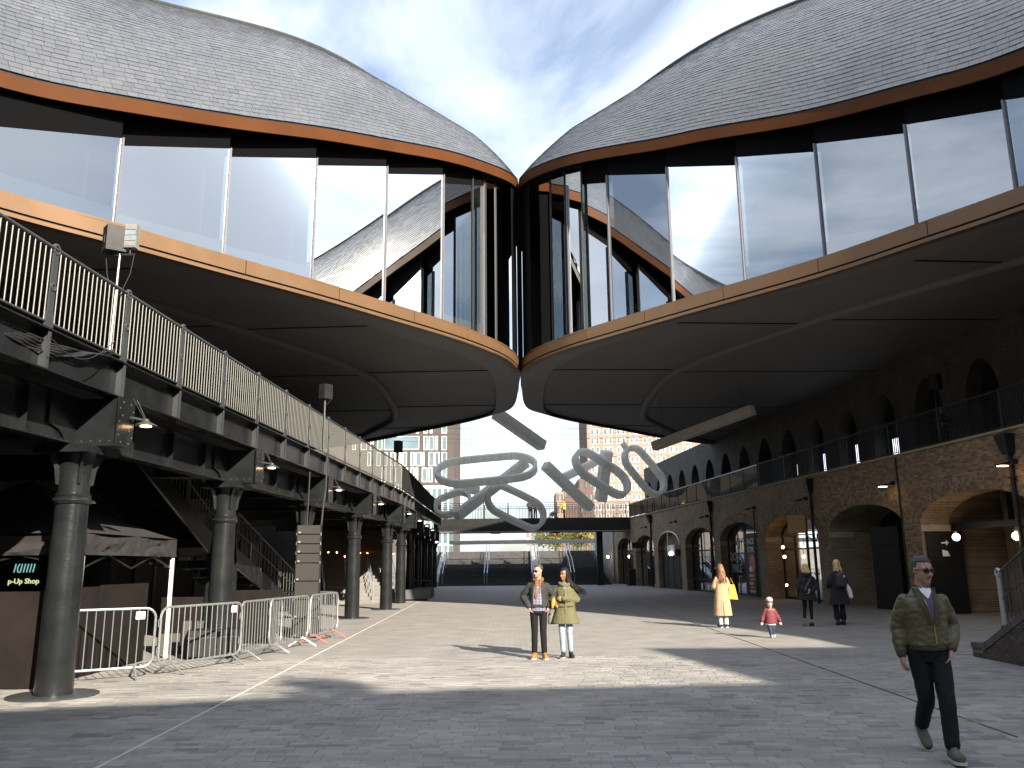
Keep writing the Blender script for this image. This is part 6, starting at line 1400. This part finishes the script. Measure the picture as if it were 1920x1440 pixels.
drape(b,'top',jk,[(-.045,1.48),(-.03,1.42),(.0,1.36)],[(.055,1.48),(.04,1.42),(.006,1.36)],M_greytop,.008); drape(b,'placket',jk,[(-.0,1.38),(.0,1.1),(-.0,.70)],[(.05,1.40),(.045,1.1),(.045,.70)],M_parka,.012,3)
drape(b,'waist_cord',jk,[(-.17,1.02),(-.17,1.0)],[(.17,1.03),(.17,1.01)],M_bboot,.008,12,3); B=Blob(); B.limb([(-.1,.05,1.49),(-.09,-.06,1.47),(0.0,-.11,1.43),(.09,-.06,1.47),(.1,.05,1.49),(0,.12,1.5)],[.035]*6,9); B.done('hood_collar',M_parka,.01,2,(.006,(12,12,12)),b)
trousers(b,J,M_ljean,(.082,.06,.05),.04,(.005,(10,10,9)),'light_jeans',z1=.07); shoe(b,J['LA'],.25,0,M_bboot,M_bboot,.25,.08); shoe(b,J['RA'],-.15,0,M_bboot,M_solec,.25,.08)
face(b,HM,1,M_hairk); hair_cap(b,HM,M_hairk,1,.088,-.1,1.03,-.04,3,rough=.003); strands(b,HM,M_hairk,60,.36,1,(.30,-.01,.03),.16,5,r=.013)
sn=thing('snack_wrap','yellow wrapped snack held in the parka woman\'s hand','food',loc+V((-.245,-.30,1.02)),0); m=MB(); m.rings([[(r*math.cos(2*PI*j/10)+z*.15,r*.8*math.sin(2*PI*j/10),z*1.0) for j in range(10)] for r,z in ((.012,-.09),(.03,-.04),(.038,.02),(.034,.07),(.02,.1))]); m.build('wrapper',M_yel,sn,True); m=MB(); m.sphere((.01,0,.1),.025,8,6); m.build('filling',M_tan,sn,True)
hb=thing('handbag','small grey handbag hanging at the parka woman\'s side','bag',loc+V((-.24,.02,.62)),0); m=MB(); m.rings([[(w*math.cos(2*PI*j/12),d*math.sin(2*PI*j/12),z) for j in range(12)] for w,d,z in ((.09,.045,0),(.1,.055,.06),(.085,.045,.2))]); m.build('bag_body',M_bag,hb,True); m=MB(); m.tube([(-.06,0,.2),(.0,-.01,.45),(.06,0,.2)],.008,6); m.build('strap',M_bag,hb)
# --- woman in the camel coat (from behind)
M_camel=mk('camel_wool',(.36,.25,.15),.9,0,.06,10,.15,60); M_auburn=mk('auburn_hair',(.17,.075,.028),.5,0,.4,18); M_wjean=mk('white_jeans',(.5,.49,.49),.85,0,.05,8)
J=dict(NEU); J.update(LS=(.16,.01,1.42),RS=(-.16,.01,1.42),LE=(.22,-.03,1.14),LW=(.15,-.22,1.1),RE=(-.22,-.03,1.14),RW=(-.15,-.22,1.1),LA=(.085,.02,.085),RA=(-.085,.02,.085),LK=(.085,-.01,.49),RK=(-.085,-.01,.49))
loc=onz(1357,1177); loc=V((loc.x,loc.y,0))
b,HM=person('woman in a long camel coat with auburn hair, seen from behind',loc,PI+.15,J,M_skin,.95,.0115,head=(.1,.3,0))
jk=jacket(b,J,M_camel,.34,.04,(.075,.066,.058),(.007,(6,6,4)),'camel_coat',flare=.055,hips=.165)
drape(b,'back_vent',jk,[(.03,.75),(.035,.345)],[(.04,.75),(.062,.345)],M_blackden,.004,2,6,front=False); drape(b,'vent_flap',jk,[(.055,.8),(.075,.345)],[(.09,.8),(.11,.345)],M_camel,.012,2,6,front=False)
trousers(b,J,M_wjean,(.08,.062,.062),.0,(.004,(10,10,8)),'white_jeans',z1=.03); shoe(b,J['LA'],.1,0,M_bboot,M_white,.26); shoe(b,J['RA'],-.1,0,M_bboot,M_white,.26)
hair_cap(b,HM,M_auburn,1,.085,-.1,1.04,-.05,3,rough=.004); strands(b,HM,M_auburn,60,.36,1,(0,.06,0),.16,8)
yb=thing('yellow_bag','mustard yellow bag held beside the camel coat woman','bag',loc+V((.33,.1,.76)),0); m=MB(); m.hexa([(-.11,-.05,0),(.13,-.05,-.02),(.13,.05,-.02),(-.11,.05,0),(-.09,-.02,.40),(.06,-.02,.38),(.06,.02,.38),(-.09,.02,.4)]); m.build('bag_body',M_yel,yb); m=MB(); m.tube([(-.07,0,.4),(-.04,0,.58),(.04,0,.38)],.008,6); m.build('handle',M_yel,yb)
# --- toddler
M_burg=mk('burgundy_quilt',(.115,.014,.024),.7,0,.12,14,.4,25); M_navy=mk('navy_tights',(.02,.025,.055),.85,0,.1,10); M_pinkw=mk('pale_pink_helmet',(.6,.4,.45),.35,0,.05,8); M_beige=mk('beige_boot',(.55,.42,.33),.8,0,.1,10)
J=dict(head=(0,-.02,.80),neck=(0,.0,.655),pelvis=(0,0,.40),LS=(.105,0,.62),RS=(-.105,0,.62),LE=(.17,.01,.50),RE=(-.17,.01,.50),LW=(.215,-.03,.38),RW=(-.215,-.03,.38),LH=(.05,0,.37),RH=(-.05,0,.37),LK=(.05,-.02,.22),RK=(-.04,-.05,.22),LA=(.045,.04,.07),RA=(-.02,-.06,.07))
loc=onz(1447,1196); loc=V((loc.x,loc.y,0)); ts=.98
B=Blob(); HM=Matrix.Translation(J['head'])@Matrix.Rotation(-.15,4,'Z')@Matrix.Rotation(.2,4,'X'); head_blob(B,HM,.82,1.08); B.limb([(0,0,.73),(0,0,.64)],[.04,.045],10); B.loft([((0,0,.35),.085,.075),((0,0,.45),.09,.08),((0,0,.58),.1,.075),((0,0,.66),.05,.045)],16)
for s_ in 'LR':
    B.limb([J[s_+'S'],J[s_+'E'],J[s_+'W']],[.035,.03,.024],9); B.limb([J[s_+'H'],J[s_+'K'],J[s_+'A']],[.05,.04,.03],10); hand_blob(B,J[s_+'W'],V(J[s_+'W'])-V(J[s_+'E']),1 if s_=='L' else -1,(0,-1,0),.6,.6)
b=B.done('person',M_skin3,.008,2); b.location=loc; b.scale=(ts,ts,ts); tag(b,'toddler in a burgundy coat and pale pink helmet','person')
B=Blob(); B.loft([((0,0,.34),.15,.13),((0,0,.42),.145,.125),((0,0,.52),.135,.115),((0,0,.6),.12,.095),((0,0,.665),.065,.06)],22)
for s_ in 'LR': B.limb([J[s_+'S'],J[s_+'E'],V(J[s_+'W'])+V((0,0,.02))],[.058,.054,.042],11)
B.done('quilted_coat',M_burg,.009,2,(.006,(14,14,30)),b); B=Blob(); B.loft([((0,0,.30),.115,.1),((0,0,.36),.12,.1)],18); B.done('white_hem',M_tee,.009,2,(.005,(20,20,5)),b)
B=Blob()
for s_ in 'LR': B.limb([J[s_+'H'],J[s_+'K'],J[s_+'A']],[.06,.05,.042],11)
B.done('tights',M_navy,.009,2,None,b); shoe(b,J['LA'],.1,0,M_beige,M_solec,.15,.04); shoe(b,J['RA'],-.1,0,M_beige,M_solec,.15,.04); face(b,HM,.82)
hair_cap(b,HM,M_auburn,.82,.07,-.11,1.06,-.09,5); m=MB(); m.rings([[HM@(V((.098*s0*math.cos(t),.012+.122*s0*math.sin(t),z))*.82) for t in [2*PI*j/24 for j in range(24)]] for s0,z in ((1.0,.075),(1.02,.1),(.95,.14),(.7,.172),(.3,.188),(.05,.19))]); h=m.build('helmet',M_pinkw,b,True)
m=MB(); m.rings([[HM@(V((.1*s0*math.cos(t),.012+.124*s0*math.sin(t),z))*.82) for t in [2*PI*j/24 for j in range(24)]] for s0,z in ((1.03,.07),(1.06,.082),(1.05,.095),(1.02,.1))],cap=False); m.build('helmet_rim',mk('plum_rim',(.2,.05,.1),.5,0,0),h,True)
B=Blob(); B.limb([(-.09,0,.66),(-.06,.07,.68),(.06,.07,.68),(.09,0,.66),(.05,-.06,.645),(-.05,-.06,.645),(-.09,0,.66)],[.03]*7,8); B.done('fur_hood',mk('fur_trim',(.22,.1,.07),.95,0,.3,60,.5,120),b and .008 or .008,2,(.006,(40,40,40)),b)
# --- two women in black coats seen from behind
M_blk=mk('black_wool',(.010,.010,.011),.9,0,.15,10,.2,60); M_blonde=mk('blonde_hair',(.5,.36,.17),.5,0,.3,22); M_patt=mk('patterned_boot',(.2,.19,.17),.7,0,.6,60)
J=dict(NEU); J.update(LS=(.17,.01,1.42),RS=(-.17,.01,1.42),LE=(.26,.07,1.15),LW=(.06,.17,1.0),LD=(-1,.1,-.1),LP=(0,-1,0),RE=(-.26,.05,1.15),RW=(-.06,.18,.97),RD=(1,.1,-.1),RP=(0,-1,0),head=(0,-.06,1.64),LK=(.10,-.05,.49),LA=(.17,.05,.085),RK=(-.07,-.03,.49),RA=(-.06,.05,.085),neck=(0,-.02,1.47))
loc=onz(1519,1174); loc=V((loc.x,loc.y,0))
b,HM=person('woman in a short black coat and leggings, hands behind her back',loc,PI-.1,J,M_skin3,.95,.0115,head=(.35,.2,0))
jk=jacket(b,J,M_blk,.74,.05,(.085,.076,.06),(.010,(8,8,9)),'black_coat',flare=.12,hips=.165); trousers(b,J,M_blackden,(.075,.055,.04),.0,(.004,(10,10,8)),'leggings',z1=.12); shoe(b,J['LA'],-.2,0,M_patt,M_bboot,.26,.1); shoe(b,J['RA'],.1,0,M_bboot,M_bboot,.26)
hair_cap(b,HM,M_blonde,1,.085,-.1,1.04,-.05,3,rough=.004); strands(b,HM,M_blonde,30,.1,1,(0,.02,0),.1,4); B=Blob(); B.limb([(-.12,.03,1.49),(0,.12,1.46),(.12,.03,1.49)],[.05,.06,.05],10); B.done('hood',M_blk,.01,2,(.006,(12,12,12)),b)
drape(b,'bag_strap',jk,[(-.12,1.40),(.12,1.02)],[(-.11,1.41),(.13,1.03)],M_greytop,.008,2,8,front=False)
J=dict(NEU); J.update(LS=(.17,.01,1.42),RS=(-.17,.01,1.42),LE=(.24,-.02,1.14),LW=(.2,-.2,1.05),RE=(-.24,-.02,1.14),RW=(-.2,-.2,1.05),LK=(.1,-.04,.49),LA=(.12,.06,.085),RK=(-.08,-.03,.49),RA=(-.08,-.02,.085))
loc=onz(1578,1172); loc=V((loc.x,loc.y,0))
b,HM=person('blonde woman in a long black coat carrying a dark backpack',loc,PI+.05,J,M_skin3,1.0,.0115,head=(.2,.05,0))
jk=jacket(b,J,M_blk,.56,.045,(.08,.07,.058),(.009,(8,8,7)),'long_black_coat',flare=.1,hips=.16); trousers(b,J,M_blackden,(.08,.07,.085),.0,(.005,(10,10,8)),'wide_trousers',z1=.12); shoe(b,J['LA'],-.3,0,M_bboot,M_bboot,.28,.03,1.15); shoe(b,J['RA'],.1,0,M_bboot,M_bboot,.28,.03,1.15)
hair_cap(b,HM,M_blonde,1,.085,-.1,1.05,-.05,3,rough=.004); strands(b,HM,M_blonde,36,.12,1,(0,.02,0),.08,7)
bpk=thing('backpack','dark grey backpack with red trim and a round badge on the blonde woman','backpack',loc+V((.03,-.2,1.05)),.05)
M_bpk=mk('backpack_cloth',(.03,.03,.036),.8,0,.1,20,.2,60); B=Blob(); B.loft([((0,0,0),.14,.07),((0,0,.05),.15,.09),((0,0,.25),.145,.085),((0,.01,.38),.12,.06),((0,.02,.42),.08,.04)],20,2.6); B.done('pack_body',M_bpk,.01,3,None,bpk)
m=MB(); m.tube([(-.12,-.05,.32),(0,-.075,.40),(.12,-.05,.32)],.008,6); m.build('red_trim',M_red,bpk,True); m=MB(); m.lathe([(.0,0),(.032,.0),(.032,.008),(0,.008)],(0,0,0),14); o=m.build('badge',M_red,bpk); o.rotation_euler=(PI/2,0,0); o.location=(.05,-.085,.29); m=MB(); m.lathe([(.0,0.001),(.02,.001),(.02,.011),(0,.011)],(0,0,0),12); o2=m.build('badge_centre',M_white,o)
wb_=thing('white_carrier','white carrier bag under the blonde woman\'s right arm','bag',loc+V((.27,-.02,.78)),.1); B=Blob(); B.limb([(-.04,0,.33),(.0,0,.2),(.06,0,.0)],[.035,.075,.06],12); B.done('bag_body',M_white,.01,2,(.012,(14,14,10)),wb_)
# --- people on the footbridge and balcony
M_bluk=mk('dark_coat',(.02,.022,.03),.85,0,.1,8); M_yc=mk('yellow_jacket',(.6,.5,.06),.8,0,.08,8)
def simple(label,loc,rz,topm,botm,hairm,skin=M_skin,sc=1.,hem=.9,group='people on the footbridge',arms=None):
    J=dict(NEU)
    if arms: J.update(arms)
    b,HM=person(label,loc,rz,J,skin,sc,.016,group=group); jacket(b,J,topm,hem,.04,(.08,.07,.06),None,'coat',vox=.02,flare=.05); trousers(b,J,botm,(.09,.07,.06),.05,None,vox=.02); shoe(b,J['LA'],0,0,M_bboot,M_bboot); shoe(b,J['RA'],0,0,M_bboot,M_bboot); hair_cap(b,HM,hairm,1,.085,-.08); return b
lean=dict(LE=(.26,-.05,1.2),LW=(.12,-.25,1.12),RE=(-.26,-.05,1.2),RW=(-.12,-.25,1.12))
p=aty(994,972,71.3); simple('left of two people in dark coats on the footbridge',(p.x,71.3,5.42),.2,M_bluk,M_bluk,M_hairk,arms=lean)
p=aty(1004,972,71.0); simple('right, slightly shorter of two people in dark coats on the footbridge',(p.x,71.0,5.42),-.3,M_bluk,M_dj,M_hairb,sc=.95,arms=lean)
p=aty(1058,972,71.6); simple('person in a yellow jacket pushing a buggy on the footbridge',(p.x,71.6,5.42),-PI/2,M_yc,M_dj,M_hairb,sc=.95,arms=dict(LE=(.22,-.12,1.15),LW=(.2,-.35,1.05),RE=(-.22,-.12,1.15),RW=(-.2,-.35,1.05)))
bg_=thing('buggy','dark pushchair in front of the yellow-jacketed person on the footbridge','pushchair',(p.x-.95,71.6,5.42),0)
m=MB(); m.tube([(.55,0,1.02),(.2,0,.6),(-.35,0,.15)],.02,6); m.tube([(.55,.4,1.02),(.2,.4,.6),(-.35,.4,.15)],.02,6); m.tube([(.55,0,1.02),(.55,.4,1.02)],.02,6); m.tube([(.2,0,.6),(.35,0,.12)],.02,6); m.build('frame',M_black,bg_); m=MB(); m.hexa([(-.35,.04,.35),(.15,.04,.3),(.15,.36,.3),(-.35,.36,.35),(-.2,.04,.6),(.3,.04,.85),(.3,.36,.85),(-.2,.36,.6)]); m.build('seat',M_bluk,bg_)
for x in (-.35,.35):
    for y in (0,.4): m=MB(); m.tube([(x+.11*math.cos(k*PI/6),y,.12+.11*math.sin(k*PI/6)) for k in range(12)],.02,5,closed=True); m.build('wheel',M_rubber,bg_)
p=aty(1768,756,29.9); simple('person in sunglasses looking over the near balcony railing',(p.x+.0,p.y+.2,5.47),-.3,M_bluk,M_bluk,M_hairk,group=None,arms=lean)
